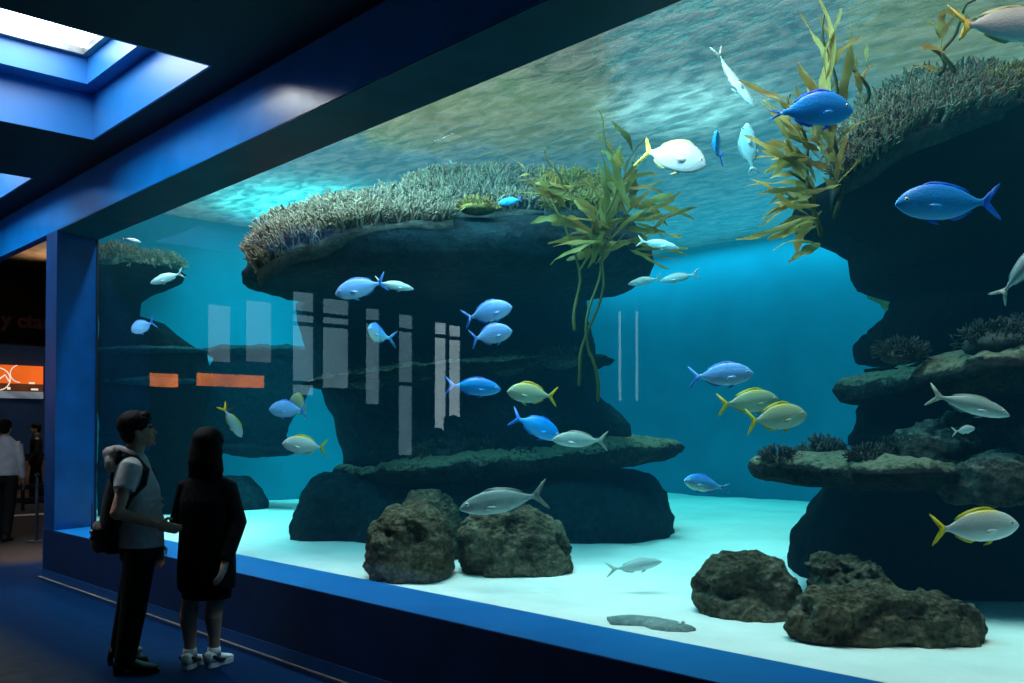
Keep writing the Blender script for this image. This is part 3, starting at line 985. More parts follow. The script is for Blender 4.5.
boulder([(503, 396, 420, 7.1, .12), (512, 381, 438, 7.05, .26), (525, 372, 446, 7.05, .33), (545, 365, 451, 7.05, .36), (565, 363, 452, 7.05, .36), (580, 370, 447, 7.05, .33)], 'pitted brown boulder on the sand, left of the pair by the middle reef', 101, .045)
boulder([(491, 416, 436, 8.1, .1), (500, 404, 452, 8.1, .22), (520, 400, 461, 8.1, .28), (545, 400, 464, 8.1, .28), (562, 402, 462, 8.1, .26)], 'small boulder mostly hidden behind the pitted boulder of the pair', 102, .04)
boulder([(505, 480, 530, 7.3, .14), (512, 469, 544, 7.3, .26), (530, 463, 558, 7.3, .36), (550, 461, 566, 7.3, .4), (568, 461, 571, 7.3, .4), (580, 466, 566, 7.3, .36)], 'smooth brown boulder on the sand under the big grey fish', 103, .05)
boulder([(552, 726, 768, 5.7, .14), (560, 714, 781, 5.7, .23), (577, 703, 788, 5.7, .28), (600, 698, 790, 5.7, .3), (616, 704, 782, 5.65, .29)], 'rounded brown boulder on the white sand, leftmost of the row before the right reef', 104, .045)
boulder([(556, 822, 868, 5.5, .12), (565, 808, 880, 5.5, .18), (590, 805, 886, 5.5, .22), (612, 806, 888, 5.5, .23), (624, 808, 884, 5.5, .22)], 'tall lumpy boulder with pale crust, middle of the row before the right reef', 105, .06, 2.6, .07)
boulder([(590, 812, 940, 4.93, .13), (595, 803, 962, 4.93, .18), (602, 794, 976, 4.93, .22), (612, 787, 980, 4.93, .25), (628, 787, 980, 4.93, .25), (644, 802, 976, 4.93, .24)], 'long low mossy boulder nearest the glass before the right reef', 106, .05, 2.2, .06)

# ================================================================== KELP
def ribbon(p, d, ln, w, seed, droop=0.25, n=16, curl=.9, leaf=True):
    """a wavy strap frond"""
    r = random.Random(seed)
    ln *= r.uniform(.75, 1.15)
    pts = [Vector(p)]
    d = Vector(d).normalized()
    side = d.cross(Vector((r.uniform(-1, 1), r.uniform(-1, 1), r.uniform(-.4, .4)))).normalized()
    k = Vector((r.uniform(-1, 1), r.uniform(-1, 1), r.uniform(-.8, 0.5))) * curl
    ph, fq, am = r.uniform(0, 6), r.uniform(5, 9), r.uniform(.5, 1.6)
    perp = d.cross(side).normalized()
    for i in range(n):
        sway = perp * (math.cos(ph + fq * i / n) * am * fq * .16) + side * (math.sin(ph * 2 + 4 * i / n) * .5)
        d = (d + (k + sway + Vector((0, 0, -droop))) / n).normalized()
        pts.append(pts[-1] + d * ln / n)
    vs, fs = [], []
    for i, q in enumerate(pts):
        s = i / n
        ww = w * (min(1, s * 5 + .15) * (1 - max(0, s - .7) / .3 * .75)) * (1 + .22 * math.sin(s * 17 + seed))
        tw = math.sin(s * 4 + ph) * .7
        dd = (pts[min(i + 1, n)] - pts[max(i - 1, 0)]).normalized()
        sd = (Matrix.Rotation(tw, 3, dd) @ side)
        sd = (sd - dd * sd.dot(dd)).normalized()
        up = sd.cross(dd).normalized() * 0.15 * ww
        vs += [q - sd * ww * .5 + up, q, q + sd * ww * .5 + up]
    for i in range(n):
        a = i * 3
        fs += [(a, a + 1, a + 4, a + 3), (a + 1, a + 2, a + 5, a + 4)]
    return vs, fs


def kelp(name, label, base, stems, blades, mat, group=None):
    """stems: list of point lists; blades: (point, direction, length, width)"""
    k = empty(name, base, label, 'kelp', group)
    def wig(s, sd):
        out = []
        for i in range(len(s) - 1):
            for q in range(5):
                u = i + q / 5
                out.append(s[i].lerp(s[i + 1], q / 5) + R2 * (.035 * math.sin(u * 3.1 + sd)) + F2 * (.03 * math.cos(u * 2.3 + sd)))
        return out + [s[-1]]
    stems = [wig(q, 2.1 * i) for i, q in enumerate(stems)]
    ms = merge(*[tube(s, [0.015 - 0.008 * i / max(1, len(s) - 1) for i in range(len(s))], 7) for s in stems])
    obj('stipe', place_local(ms[0], k), ms[1], M['kelp_stem'], k)
    mb = merge(*[ribbon(*b, seed=i * 3 + 1) for i, b in enumerate(blades)])
    obj('fronds', place_local(mb[0], k), mb[1], mat, k)
    return k


def fan(px, py, t, n, spread, ln, w, seed, up=.6, lean=0.0):
    r = random.Random(seed)
    out = []
    n = int(n * .72)
    ln *= 1.25
    w *= 1.15
    for i in range(n):
        a = r.uniform(-spread, spread) + lean
        d = R2 * math.sin(a) + Vector((0, 0, math.cos(a))) + F2 * r.uniform(-.5, .4)
        b = P(px + r.uniform(-8, 8), py + r.uniform(-18, 18), t + r.uniform(-.15, .15))
        out.append((b, d, ln * r.uniform(.55, 1.15), w * r.uniform(.4, 1.0)))
    return out


kt = 7.7
st1 = [[P(598, 400, kt), P(588, 350, kt), P(592, 300, kt), P(600, 250, kt), P(612, 205, kt), P(618, 160, kt)],
       [P(575, 385, kt), P(588, 340, kt), P(600, 285, kt), P(608, 245, kt), P(630, 215, kt)],
       [P(578, 330, kt), P(577, 280, kt), P(566, 220, kt), P(545, 188, kt)]]
bl1 = (fan(606, 232, kt, 26, 1.15, .46, .075, 1, lean=.1) + fan(622, 205, kt, 22, 1.2, .42, .07, 2, lean=.35) + fan(592, 250, kt, 14, 1.5, .36, .06, 3, lean=-.3)
       + fan(640, 222, kt, 14, .7, .36, .055, 4, lean=1.3) + fan(628, 236, kt, 10, .5, .36, .05, 5, lean=1.7) + fan(604, 250, kt, 8, .5, .36, .06, 6, lean=-1.5) + fan(570, 205, kt, 10, .6, .34, .05, 7, lean=-.9)
       + fan(625, 170, kt, 10, .8, .36, .055, 8, lean=0.2))
kelp('kelp_plant', 'bushy olive kelp growing up the right side of the middle reef', P(590, 400, kt), st1, bl1, M['kelp'])
kt = 5.75
st2 = [[P(836, 215, kt), P(838, 160, kt), P(836, 110, kt), P(829, 55, kt), P(826, 10, kt)],
       [P(815, 235, kt), P(812, 180, kt), P(800, 130, kt), P(790, 95, kt)],
       [P(825, 230, kt), P(810, 190, kt), P(790, 170, kt)]]
bl2 = (fan(808, 165, kt, 22, 1.0, .36, .05, 11, lean=-.75) + fan(815, 205, kt, 24, .8, .33, .045, 12, lean=-1.3) + fan(825, 150, kt, 16, 1.1, .35, .05, 13, lean=-.4)
       + fan(800, 125, kt, 12, .5, .30, .045, 14, lean=-.25) + fan(838, 185, kt, 14, 1.4, .28, .045, 15, lean=-.3) + fan(818, 228, kt, 10, .5, .3, .05, 16, lean=-1.75)
       + fan(832, 130, kt, 7, .25, .55, .075, 17, lean=-.08) + fan(830, 75, kt, 6, .3, .4, .06, 18, lean=.05))
kelp('kelp_plant', 'golden kelp with pale frond tips hanging off the left edge of the right reef', P(830, 230, kt), st2, bl2, M['kelp_gold'])
kt = 5.7
st3 = [[P(942, 72, kt), P(938, 55, kt), P(930, 44, kt)], [P(948, 72, kt), P(946, 52, kt), P(955, 25, kt), P(975, 0, kt)]]
bl3 = fan(944, 55, kt, 8, .9, .16, .045, 21, lean=-.4) + fan(970, 5, kt, 6, 1.3, .16, .04, 22)
kelp('kelp_plant', 'small yellow kelp sprig on top of the right reef coral', P(945, 74, kt), st3, bl3, M['kelp_gold'])
st4 = [[P(868, 100, kt + .2), P(860, 80, kt + .2), P(852, 60, kt + .2)]]
kelp('kelp_plant', 'short golden kelp tuft left of the coral bed on the right reef', P(868, 102, kt + .2), st4, fan(860, 84, kt + .2, 7, .5, .22, .04, 23, lean=-.2), M['kelp_gold'])
st5 = [[P(560, 190, 8.3), P(555, 170, 8.3), P(545, 150, 8.3)]]
kelp('kelp_plant', 'low golden kelp on the coral at the top of the middle reef', P(560, 192, 8.3), st5, fan(548, 178, 8.3, 10, 1.3, .28, .05, 24) + fan(520, 180, 8.4, 5, 1.2, .22, .04, 25), M['kelp_gold'])

# ================================================================== FISH
def fish_body_mat(name, top, mid, belly, mott=0.15, sheen=0.5, tpos=0.6):
    t = NT(name)
    tc = t.n('TexCoord')
    sp = t.n('SeparateXYZ')
    t.l(tc.outputs['Object'], sp.inputs[0])
    nz = t.noise(9, 4, 0.6, vec=tc.outputs['Object'])
    ad = t.n('Math', _operation='MULTIPLY_ADD')
    ad.inputs[1].default_value = mott * 0.5
    t.l(nz.outputs['Fac'], ad.inputs[0])
    t.l(sp.outputs['Z'], ad.inputs[2])
    mr = t.n('MapRange')
    mr.inputs[1].default_value, mr.inputs[2].default_value = -0.13 + mott * .25, 0.17 + mott * .25
    t.l(ad.outputs[0], mr.inputs[0])
    r = t.ramp(mr.outputs[0], [(0.05, belly), (0.5, mid), (tpos, mid), (0.97, top)])
    p = t.n('BsdfPrincipled', Roughness=0.38)
    p.inputs['Specular IOR Level'].default_value = sheen
    t.l(r.outputs[0], p.inputs['Base Color'])
    vo = t.n('TexVoronoi', Scale=55)
    t.l(tc.outputs['Object'], vo.inputs['Vector'])
    b = t.bump(vo.outputs['Distance'], 0.15, 0.01)
    t.l(b.outputs[0], p.inputs['Normal'])
    t.l(p.outputs[0], t.out.inputs[0])
    return t.m


def fin_mat(name, col):
    t = NT(name)
    tc = t.n('TexCoord')
    w = t.n('TexWave', Scale=14, Distortion=1)
    t.l(tc.outputs['Object'], w.inputs['Vector'])
    r = t.ramp(w.outputs['Fac'], [(0.0, tuple(c * .75 for c in col)), (1.0, col)])
    p = t.n('BsdfPrincipled', Roughness=0.45)
    t.l(r.outputs[0], p.inputs['Base Color'])
    tl = t.n('BsdfTranslucent')
    t.l(r.outputs[0], tl.inputs['Color'])
    mx = t.n('MixShader', Fac=0.35)
    t.l(p.outputs[0], mx.inputs[1])
    t.l(tl.outputs[0], mx.inputs[2])
    t.l(mx.outputs[0], t.out.inputs[0])
    return t.m


SPEC = {
    'vivid': dict(prof='oval', body=fish_body_mat('vivid blue scales', (0.0, 0.26, 0.95), (0.0, 0.36, 1.0), (0.04, 0.46, 1.0)), fin=(0.0, 0.2, 0.95), tail=(0.02, 0.28, 1.0)),
    'light': dict(prof='oval', body=fish_body_mat('pale blue scales', (0.16, 0.38, 0.95), (0.22, 0.5, 1.0), (0.5, 0.72, 1.0), .3), fin=(0.08, 0.3, 0.9), tail=(0.1, 0.38, 0.95)),
    'teal': dict(prof='oval', body=fish_body_mat('blue and teal scales', (0.02, 0.22, 0.8), (0.08, 0.42, 0.9), (0.5, 0.75, 0.6), .35), fin=(0.04, 0.3, 0.85), tail=(0.1, 0.4, 0.8)),
    'yellow': dict(prof='oval', body=fish_body_mat('silver scales under a yellow back', (0.85, 0.7, 0.05), (0.66, 0.70, 0.68), (0.8, 0.84, 0.84), .2, .5, .78), fin=(0.9, 0.75, 0.02), tail=(0.95, 0.8, 0.02)),
    'greenish': dict(prof='oval', body=fish_body_mat('greenish gold scales', (0.62, 0.56, 0.1), (0.46, 0.54, 0.36), (0.62, 0.68, 0.55), .4, .5, .7), fin=(0.85, 0.7, 0.04), tail=(0.92, 0.78, 0.04)),
    'silver': dict(prof='slim', body=fish_body_mat('silver scales', (0.16, 0.22, 0.2), (0.42, 0.52, 0.5), (0.8, 0.86, 0.86), .25), fin=(0.35, 0.38, 0.3), tail=(0.6, 0.6, 0.5)),
    'pale': dict(prof='slim', body=fish_body_mat('pale silver scales', (0.3, 0.42, 0.44), (0.48, 0.6, 0.62), (0.68, 0.75, 0.75), .3), fin=(0.6, 0.68, 0.66), tail=(0.72, 0.78, 0.72)),
    'grey': dict(prof='slim', body=fish_body_mat('grey scales', (0.12, 0.15, 0.14), (0.22, 0.28, 0.27), (0.42, 0.5, 0.5), .3), fin=(0.2, 0.22, 0.2), tail=(0.28, 0.3, 0.27)),
    'white': dict(prof='oval', body=fish_body_mat('white scales', (0.4, 0.4, 0.36), (0.58, 0.6, 0.58), (0.72, 0.72, 0.7), .15), fin=(0.75, 0.65, 0.25), tail=(0.95, 0.78, 0.12)),
}
PROF = {
    'oval': [(.5, -.012, -.016, .006), (.485, .018, -.038, .016), (.455, .05, -.062, .03), (.41, .088, -.092, .044), (.35, .122, -.118, .056), (.26, .153, -.14, .066), (.15, .168, -.152, .068), (.04, .164, -.15, .064),
             (-.07, .142, -.134, .054), (-.16, .108, -.104, .04), (-.23, .068, -.066, .026), (-.285, .038, -.036, .017), (-.32, .028, -.028, .012), (-.35, .03, -.03, .009)],
    'slim': [(.5, -.012, -.016, .006), (.48, .014, -.032, .015), (.44, .04, -.05, .028), (.38, .07, -.072, .042), (.3, .095, -.09, .05), (.2, .112, -.104, .055), (.08, .116, -.108, .055), (-.04, .104, -.1, .048),
             (-.14, .078, -.078, .036), (-.22, .048, -.05, .024), (-.28, .028, -.028, .015), (-.32, .02, -.02, .011), (-.35, .022, -.022, .008)],
}
M['eye_white'] = simple('eye ring', (0.75, 0.78, 0.7, 1), 0.2, 0.6, nscale=30, nvar=.05)
M['eye_black'] = simple('eye pupil', (0.005, 0.005, 0.006, 1), 0.1, 0.8, nscale=30, nvar=.05)


def bendy(v, k):
    x, y, z = v
    if x < 0.1:
        y += k * (0.1 - x) ** 2 * 1.3
    return (x, y, z)


def fish_meshes(prof, k):
    """all the shapes of one fish, one unit long, nose at +x; k bends the tail sideways"""
    pr = PROF[prof]
    seg = 18
    vs, fs = [], []
    xs = [p[0] for p in pr]
    fine = []
    for i in range(len(pr) - 1):
        for s in (0, .5):
            fine.append(tuple(pr[i][j] * (1 - s) + pr[i + 1][j] * s for j in range(4)))
    fine.append(pr[-1])
    for x, tp, bt, w in fine:
        cz, hh = (tp + bt) / 2, (tp - bt) / 2
        for a in range(seg):
            an = 2 * PI * a / seg
            c, s = math.cos(an), math.sin(an)
            vs.append(bendy((x, w * c * (1 - .25 * abs(s)), cz + hh * s), k))
    n = len(fine)
    for i in range(n - 1):
        for a in range(seg):
            p, q = i * seg + a, i * seg + (a + 1) % seg
            fs.append((p, p + seg, q + seg, q))
    fs.append(tuple(range(seg)))
    fs.append(tuple(range(n * seg - 1, (n - 1) * seg - 1, -1)))
    out = {'body': (vs, fs)}

    def flat(outline, th=0.004, yoff=0.0):
        m = len(outline)
        v = [bendy((x, yoff + th, z), k) for x, z in outline] + [bendy((x, yoff - th, z), k) for x, z in outline]
        f = [tuple(range(m)), tuple(range(2 * m - 1, m - 1, -1))] + [(i, i + m, (i + 1) % m + m, (i + 1) % m) for i in range(m)]
        return v, f

    def top(x): return np.interp(-x, [-q for q in xs], [p[1] for p in pr])
    def bot(x): return np.interp(-x, [-q for q in xs], [p[2] for p in pr])
    hgt = .15 if prof == 'oval' else .135
    out['tail_fin'] = flat([(-.32, .024), (-.35, .036), (-.395, hgt * .52), (-.45, hgt * .85), (-.505, hgt * 1.1), (-.5, hgt * .92), (-.455, hgt * .48), (-.415, .02), (-.405, 0), (-.415, -.02), (-.455, -hgt * .48), (-.5, -hgt * .92), (-.505, -hgt * 1.1), (-.45, -hgt * .85), (-.395, -hgt * .52), (-.35, -.036), (-.32, -.024)], .004)
    hd = .022
    dx = np.linspace(.27, -.21, 11)
    env = [0, .6, .95, 1, .95, .88, .8, .75, .7, .62, .3]
    out['dorsal_fin'] = flat([(x, top(x) - .012) for x in dx] + [(x - .02, top(x) + hd * e) for x, e in zip(dx[::-1], env[::-1])], .004)
    dx = np.linspace(.0, -.22, 6)
    env = [0, 1, .9, .7, .5, .2]
    out['anal_fin'] = flat([(x, bot(x) + .012) for x in dx] + [(x - .025, bot(x) - hd * e) for x, e in zip(dx[::-1], env[::-1])], .004)
    dx = np.linspace(.2, .1, 4)
    out['pelvic_fin'] = flat([(.2, bot(.2) + .012), (.14, bot(.14) + .012), (.1, bot(.1) - .02), (.07, bot(.1) - .04), (.12, bot(.12) - .035), (.17, bot(.17) - .02)], .004)
    hw = max(p[3] for p in pr)
    for sgn, nm in ((1, 'pectoral_fin'), (-1, 'pectoral_fin_')):
        v = [(.22, sgn * (hw * .9), -.03), (.17, sgn * (hw + .002), -.022), (.11, sgn * (hw + .012), -.03), (.075, sgn * (hw + .018), -.05), (.11, sgn * (hw + .012), -.068), (.17, sgn * (hw - .001), -.062), (.21, sgn * (hw * .86), -.048)]
        v2 = [(a, b + sgn * .005, c) for a, b, c in v]
        m = len(v)
        out[nm] = (v + v2, [tuple(range(m)), tuple(range(2 * m - 1, m - 1, -1))] + [(i, i + m, (i + 1) % m + m, (i + 1) % m) for i in range(m)])
    ex, ez = (.405, .022)
    wy = np.interp(-ex, [-q for q in xs], [p[3] for p in pr])
    for sgn, nm in ((1, 'eye'), (-1, 'eye_')):
        out[nm] = ellipsoid((ex, sgn * wy * .88, ez), (.02, .011, .02), None, 10, 8)
        out[nm + 'pupil'] = ellipsoid((ex + .002, sgn * (wy * .88 + .005), ez), (.0115, .009, .0115), None, 8, 6)
    return out


FISH_LIB = {}


def fish_proto(spec, k):
    key = (spec, round(k, 2))
    if key not in FISH_LIB:
        S = SPEC[spec]
        fm = fish_meshes(S['prof'], k)
        if 'fm' not in S:
            S['fm'] = fin_mat(spec + ' fin', S['fin'])
            S['tm'] = fin_mat(spec + ' tail', S['tail'])
        lib = []
        def me(nm, mat):
            m = bpy.data.meshes.new(nm.strip('_'))
            m.from_pydata([tuple(v) for v in fm[nm][0]], [], [tuple(f) for f in fm[nm][1]])
            m.materials.append(mat)
            m.polygons.foreach_set('use_smooth', [True] * len(m.polygons))
            m.update()
            return m
        lib.append(('body', me('body', S['body']), None))
        lib.append(('tail_fin', me('tail_fin', S['tm']), None))
        for nm in ('dorsal_fin', 'anal_fin', 'pelvic_fin', 'pectoral_fin', 'pectoral_fin_'):
            lib.append((nm.strip('_'), me(nm, S['body'] if 'pector' in nm else S['fm']), None))
        for nm in ('eye', 'eye_'):
            lib.append(('eye', me(nm, M['eye_white']), ('pupil', me(nm + 'pupil', M['eye_black']))))
        FISH_LIB[key] = lib
    return FISH_LIB[key]


def fish(spec, nose, tail, t, label, dn=0.0, roll=0.0, k=0.0, hz=1.0, wy=1.0, group=None, fold=1.0):
    """nose and tail tip by sight line, t metres ahead, dn: how much farther the nose is than the tail"""
    a, b = P(nose[0], nose[1], t + dn / 2), P(tail[0], tail[1], t - dn / 2)
    ax = (a - b)
    L = ax.length
    ax.normalize()
    up = Vector((0, 0, 1))
    if abs(ax.z) > .95:
        up = R2
    y = up.cross(ax).normalized()
    z = ax.cross(y).normalized()
    rm = Matrix((ax, y, z)).transposed() @ Matrix.Rotation(math.radians(roll), 3, 'X')
    r = bpy.data.objects.new('fish', None)
    COL.objects.link(r)
    r.empty_display_size = .1
    r.location = (a + b) / 2
    r.rotation_euler = rm.to_euler()
    r.scale = (L, L * wy, L * hz * (1.12 if SPEC[spec]['prof'] == 'oval' else 1.08))
    tag(r, label, 'fish', group or ('fish swimming in the tank'))
    for nm, me, sub in fish_proto(spec, k):
        o = bpy.data.objects.new(nm, me)
        COL.objects.link(o)
        o.parent = r
        if nm == 'dorsal_fin' and spec in ('yellow', 'greenish'):
            o.scale = (1, 1, 1.05)
        if nm == 'tail_fin':
            o.scale = (1, 1, fold)
        if nm == 'tail_fin' and spec in ('yellow', 'white', 'greenish'):
            o['label'] = 'yellow forked tail'
        if sub:
            q = bpy.data.objects.new(sub[0], sub[1])
            COL.objects.link(q)
            q.parent = o
    return r


fish('vivid', (853, 109), (775, 110), 5.0, 'vivid blue oval fish in front of the golden kelp, tail turned away', dn=.05, k=.4, hz=1.2, fold=.3)
fish('vivid', (895, 203), (997, 203), 4.6, 'large vivid blue fish with forked tail before the dark right overhang', dn=-.05, k=.1, hz=.95)
fish('silver', (755, 107), (712, 52), 6.0, 'slender silver fish diving steeply under the bright water surface', dn=-.1, roll=-55, k=-.2, hz=.8)
fish('white', (706, 165), (640, 146), 5.8, 'white fish with yellow tail seen from below beside the middle kelp', dn=-.1, roll=-22, k=.3, hz=1.5)
fish('vivid', (717, 131), (715, 160), 6.2, 'small deep blue fish seen end-on below the bright surface', dn=-.35, k=.3, hz=.8)
fish('pale', (746, 123), (752, 174), 6.4, 'plump pale fish pointing up, face towards the glass', dn=-.12, roll=70, k=.1, hz=1.7, wy=1.3, fold=.5)
fish('white', (1065, 22), (947, 31), 4.6, 'big white fish with yellow tail cut by the upper right picture edge', dn=.1, roll=-15, k=-.2, hz=.85)
fish('pale', (1052, 236), (997, 299), 4.4, 'pale fish tipped up at the right picture edge by the dark overhang', dn=-.1, k=.2, hz=.85)
fish('silver', (1010, 415), (929, 394), 4.7, 'silver grey fish in front of the lumpy rocks of the right reef', dn=-.05, k=.1, hz=.95)
fish('yellow', (1019, 524), (932, 530), 4.3, 'silver fish with bright yellow fins before the dark base of the right reef', dn=-.03, k=.05, hz=1.05)
fish('light', (754, 373), (689, 377), 5.8, 'pale violet-blue fish above the two greenish yellow-tailed ones', dn=-.05, k=.3, hz=1.0)
fish('greenish', (779, 399), (719, 405), 5.9, 'greenish fish with yellow tail, behind and above its twin', dn=.1, k=.1, hz=.95)
fish('greenish', (807, 414), (745, 422), 5.5, 'greenish fish with yellow tail, in front of and below its twin', dn=.1, k=-.1, hz=1.05)
fish('teal', (684, 480), (724, 488), 6.4, 'blue fish with pale belly low over the back sand between the reefs', dn=-.2, k=.3, hz=.85, fold=.55)
fish('silver', (552, 439), (607, 441), 6.6, 'small silver fish nose to nose with the blue one above the lower ledge', dn=-.05, k=.1, hz=1.15)
fish('vivid', (560, 437), (514, 416), 6.9, 'blue fish sloping down towards the small silver fish over the lower ledge', dn=.15, k=.3, hz=1.05)
fish('greenish', (507, 391), (556, 397), 6.5, 'plump yellow-green fish below the middle ledge of the middle reef', dn=-.08, k=.15, hz=1.1)
fish('vivid', (501, 389), (446, 385), 6.7, 'mid blue fish behind the yellow-green one by the mirrored bright windows', dn=.06, k=.3, hz=.9)
fish('light', (512, 306), (464, 319), 6.6, 'pale blue fish, upper one of a close pair under the main overhang', dn=.05, k=.3, hz=1.15)
fish('light', (512, 330), (470, 340), 6.5, 'pale blue fish, lower one of a close pair under the main overhang', dn=.05, k=-.2, hz=1.25)
fish('grey', (459, 508), (548, 494), 6.4, 'large grey-backed silver fish just above the smooth boulder', dn=-.05, k=-.1, hz=1.1)
fish('pale', (662, 561), (609, 571), 6.4, 'ghostly pale fish resting low over the white sand', dn=.1, k=.3, hz=.85)
fish('yellow', (282, 443), (327, 448), 7.9, 'silver fish with yellow tail at the left above the open sand', dn=-.05, k=.1, hz=1.1)
fish('light', (269, 409), (306, 410), 8.0, 'round pale blue fish left of the mirrored dark windows', dn=-.12, k=.2, hz=1.3)
fish('greenish', (290, 400), (310, 410), 8.5, 'small yellowish fish hidden behind the round pale blue one', dn=.3, k=.2, hz=1.2)
fish('yellow', (242, 437), (224, 408), 8.3, 'tiny yellow-tailed fish seen from behind near the far reef', dn=.25, k=.4, roll=40, hz=.7)
fish('light', (335, 294), (386, 282), 7.15, 'blue fish with pale belly, tail to tail with a silver one under the slab', dn=-.08, k=.2, hz=1.05)
fish('pale', (414, 289), (374, 282), 7.5, 'small silver fish swimming away from the blue one under the slab', dn=.12, k=-.2, hz=.85)
fish('teal', (368, 328), (386, 340), 7.3, 'blue fish with yellowish belly turned towards the glass by the mirrored windows', dn=-.3, k=.6, hz=1.2)
fish('pale', (150, 283), (184, 273), 9.9, 'pale blue-green fish under the coral of the left reef', dn=-.06, k=.2, hz=1.05)
fish('light', (131, 331), (154, 322), 9.8, 'small blue fish under the left reef beside the corner post', dn=-.12, k=.4, hz=1.5)
fish('pale', (679, 248), (637, 240), 7.2, 'slim pale fish below the kelp of the middle reef', dn=-.05, k=.2, hz=.85)
fish('pale', (660, 281), (698, 274), 7.6, 'faint pale fish deeper in the water under the slim one', dn=-.05, k=.2, hz=.85)
fish('pale', (628, 284), (662, 278), 8.2, 'hazy pale fish modelled for a reflection beside the kelp stem, deepest of three', dn=.1, k=.2, hz=.9)  # reflection of a fish, built as a solid fish
fish('vivid', (498, 203), (523, 199), 7.7, 'blue fish lying along the rim of the main overhang', dn=.1, k=.2, hz=.75)
fish('pale', (141, 242), (121, 238), 9.9, 'thin white fish above the left reef coral', dn=.05, k=.2, hz=.8)
fish('pale', (975, 428), (955, 432), 5.0, 'tiny blurred grey fish over the lumpy rocks of the right reef', dn=.1, k=.2, hz=.9)
# flat fish on the sand close to the glass
fl = P(651, 622, 5.25)
ff = empty('flatfish', (fl.x, fl.y, ZS - 0.02), 'mottled grey flatfish lying on the white sand close to the glass', 'fish')
ol = [(-.28, .0), (-.24, .05), (-.17, .075), (-.08, .07), (0, .085), (.06, .05), (.15, .045), (.23, .02), (.28, -.015), (.25, -.05), (.16, -.075), (.06, -.07), (-.02, -.035), (-.1, -.05), (-.2, -.06)]
nf = len(ol)
A, B_ = P(606, 617, 5.35) - P(698, 627, 5.05), None
A.z = 0
ax = -A.normalized()
ay = Vector((-ax.y, ax.x, 0))
sc_ = A.length / .56
vv = [Vector((0, 0, .035))] + [(ax * x * .6 + ay * y * .6) * sc_ + Vector((0, 0, .028)) for x, y in ol] + [(ax * x + ay * y * 1.7) * sc_ + Vector((0, 0, .006)) for x, y in ol] + [(ax * x + ay * y * 1.7) * sc_ + Vector((0, 0, -.01)) for x, y in ol]
fc = [(0, 1 + i, 1 + (i + 1) % nf) for i in range(nf)]
for r_ in range(2):
    fc += [(1 + r_ * nf + i, 1 + (r_ + 1) * nf + i, 1 + (r_ + 1) * nf + (i + 1) % nf, 1 + r_ * nf + (i + 1) % nf) for i in range(nf)]
M['flat'] = rock_mat('mottled flatfish skin', (0.10, 0.15, 0.15, 1), (0.2, 0.27, 0.26, 1), (0.36, 0.42, 0.4, 1), scale=4, bump=.2)
obj('body', vv, fc, M['flat'], ff)
obj('eye', *ellipsoid(ax * .19 * sc_ + ay * .01 + Vector((0, 0, .026)), (.011, .011, .007)), M['eye_white'], ff)
obj('eye', *ellipsoid(ax * .19 * sc_ - ay * .035 + Vector((0, 0, .025)), (.011, .011, .007)), M['eye_white'], ff)

# ================================================================== PEOPLE
def fuse(name, parts, voxel, mat, parent, smooth=2):
    v, f = merge(*parts)
    me = bpy.data.meshes.new('tmp')
    me.from_pydata([tuple(q) for q in v], [], f)
    bm = bmesh.new()
    bm.from_mesh(me)
    bmesh.ops.recalc_face_normals(bm, faces=bm.faces[:])
    bm.to_mesh(me)
    bm.free()
    o = bpy.data.objects.new('tmp', me)
    COL.objects.link(o)
    m = o.modifiers.new('r', 'REMESH')
    m.mode = 'VOXEL'
    m.voxel_size = voxel
    s = o.modifiers.new('s', 'SMOOTH')
    s.iterations = smooth
    s.factor = .5
    dg = bpy.context.evaluated_depsgraph_get()
    nm = bpy.data.meshes.new_from_object(o.evaluated_get(dg))
    bpy.data.objects.remove(o)
    nm.name = name
    nm.materials.clear()
    nm.materials.append(mat)
    nm.polygons.foreach_set('use_smooth', [True] * len(nm.polygons))
    r = bpy.data.objects.new(name, nm)
    COL.objects.link(r)
    r.parent = parent
    return r


def rings(sections, seg=28):
    """closed loft of ellipses: (centre, half_a, half_b, a_dir, b_dir)"""
    vs, fs = [], []
    for c, a, b, da, db in sections:
        for k in range(seg):
            an = 2 * PI * k / seg
            vs.append(Vector(c) + da * (a * math.cos(an)) + db * (b * math.sin(an)))
    n = len(sections)
    for i in range(n - 1):
        for k in range(seg):
            p, q = i * seg + k, i * seg + (k + 1) % seg
            fs.append((p, q, q + seg, p + seg))
    fs.append(tuple(range(seg - 1, -1, -1)))
    fs.append(tuple(range((n - 1) * seg, n * seg)))
    return vs, fs


def head_parts(c, fwd, right, up, s=1.0, neck_to=None):
    """skull, jaw, nose, brow, lips, ears"""
    rot = Matrix((fwd, -right, up)).transposed()
    A = lambda x, y, z: c + fwd * (x * s) - right * (y * s) + up * (z * s)
    E = lambda p, r: ellipsoid(A(*p), tuple(q * s for q in r), rot, 20, 14)
    L = [E((-.012, 0, .035), (.094, .074, .085)), E((.022, 0, -.02), (.066, .06, .085)), E((.04, 0, -.075), (.042, .042, .032)), E((.0, 0, -.035), (.075, .064, .07)),
         E((.068, 0, .03), (.018, .048, .012)),
         tube([A(.078, 0, .018), A(.096, 0, -.015), A(.1, 0, -.028)], [.007 * s, .011 * s, .013 * s], 10),
         E((.083, 0, -.055), (.011, .022, .007)), E((.079, 0, -.066), (.011, .02, .007)), E((.074, 0, -.09), (.016, .02, .014))]
    for sg in (1, -1):
        L += [E((-.008, .07 * sg, -.01), (.018, .010, .031)), E((.05, .03 * sg, -.03), (.03, .024, .03))]
    return L


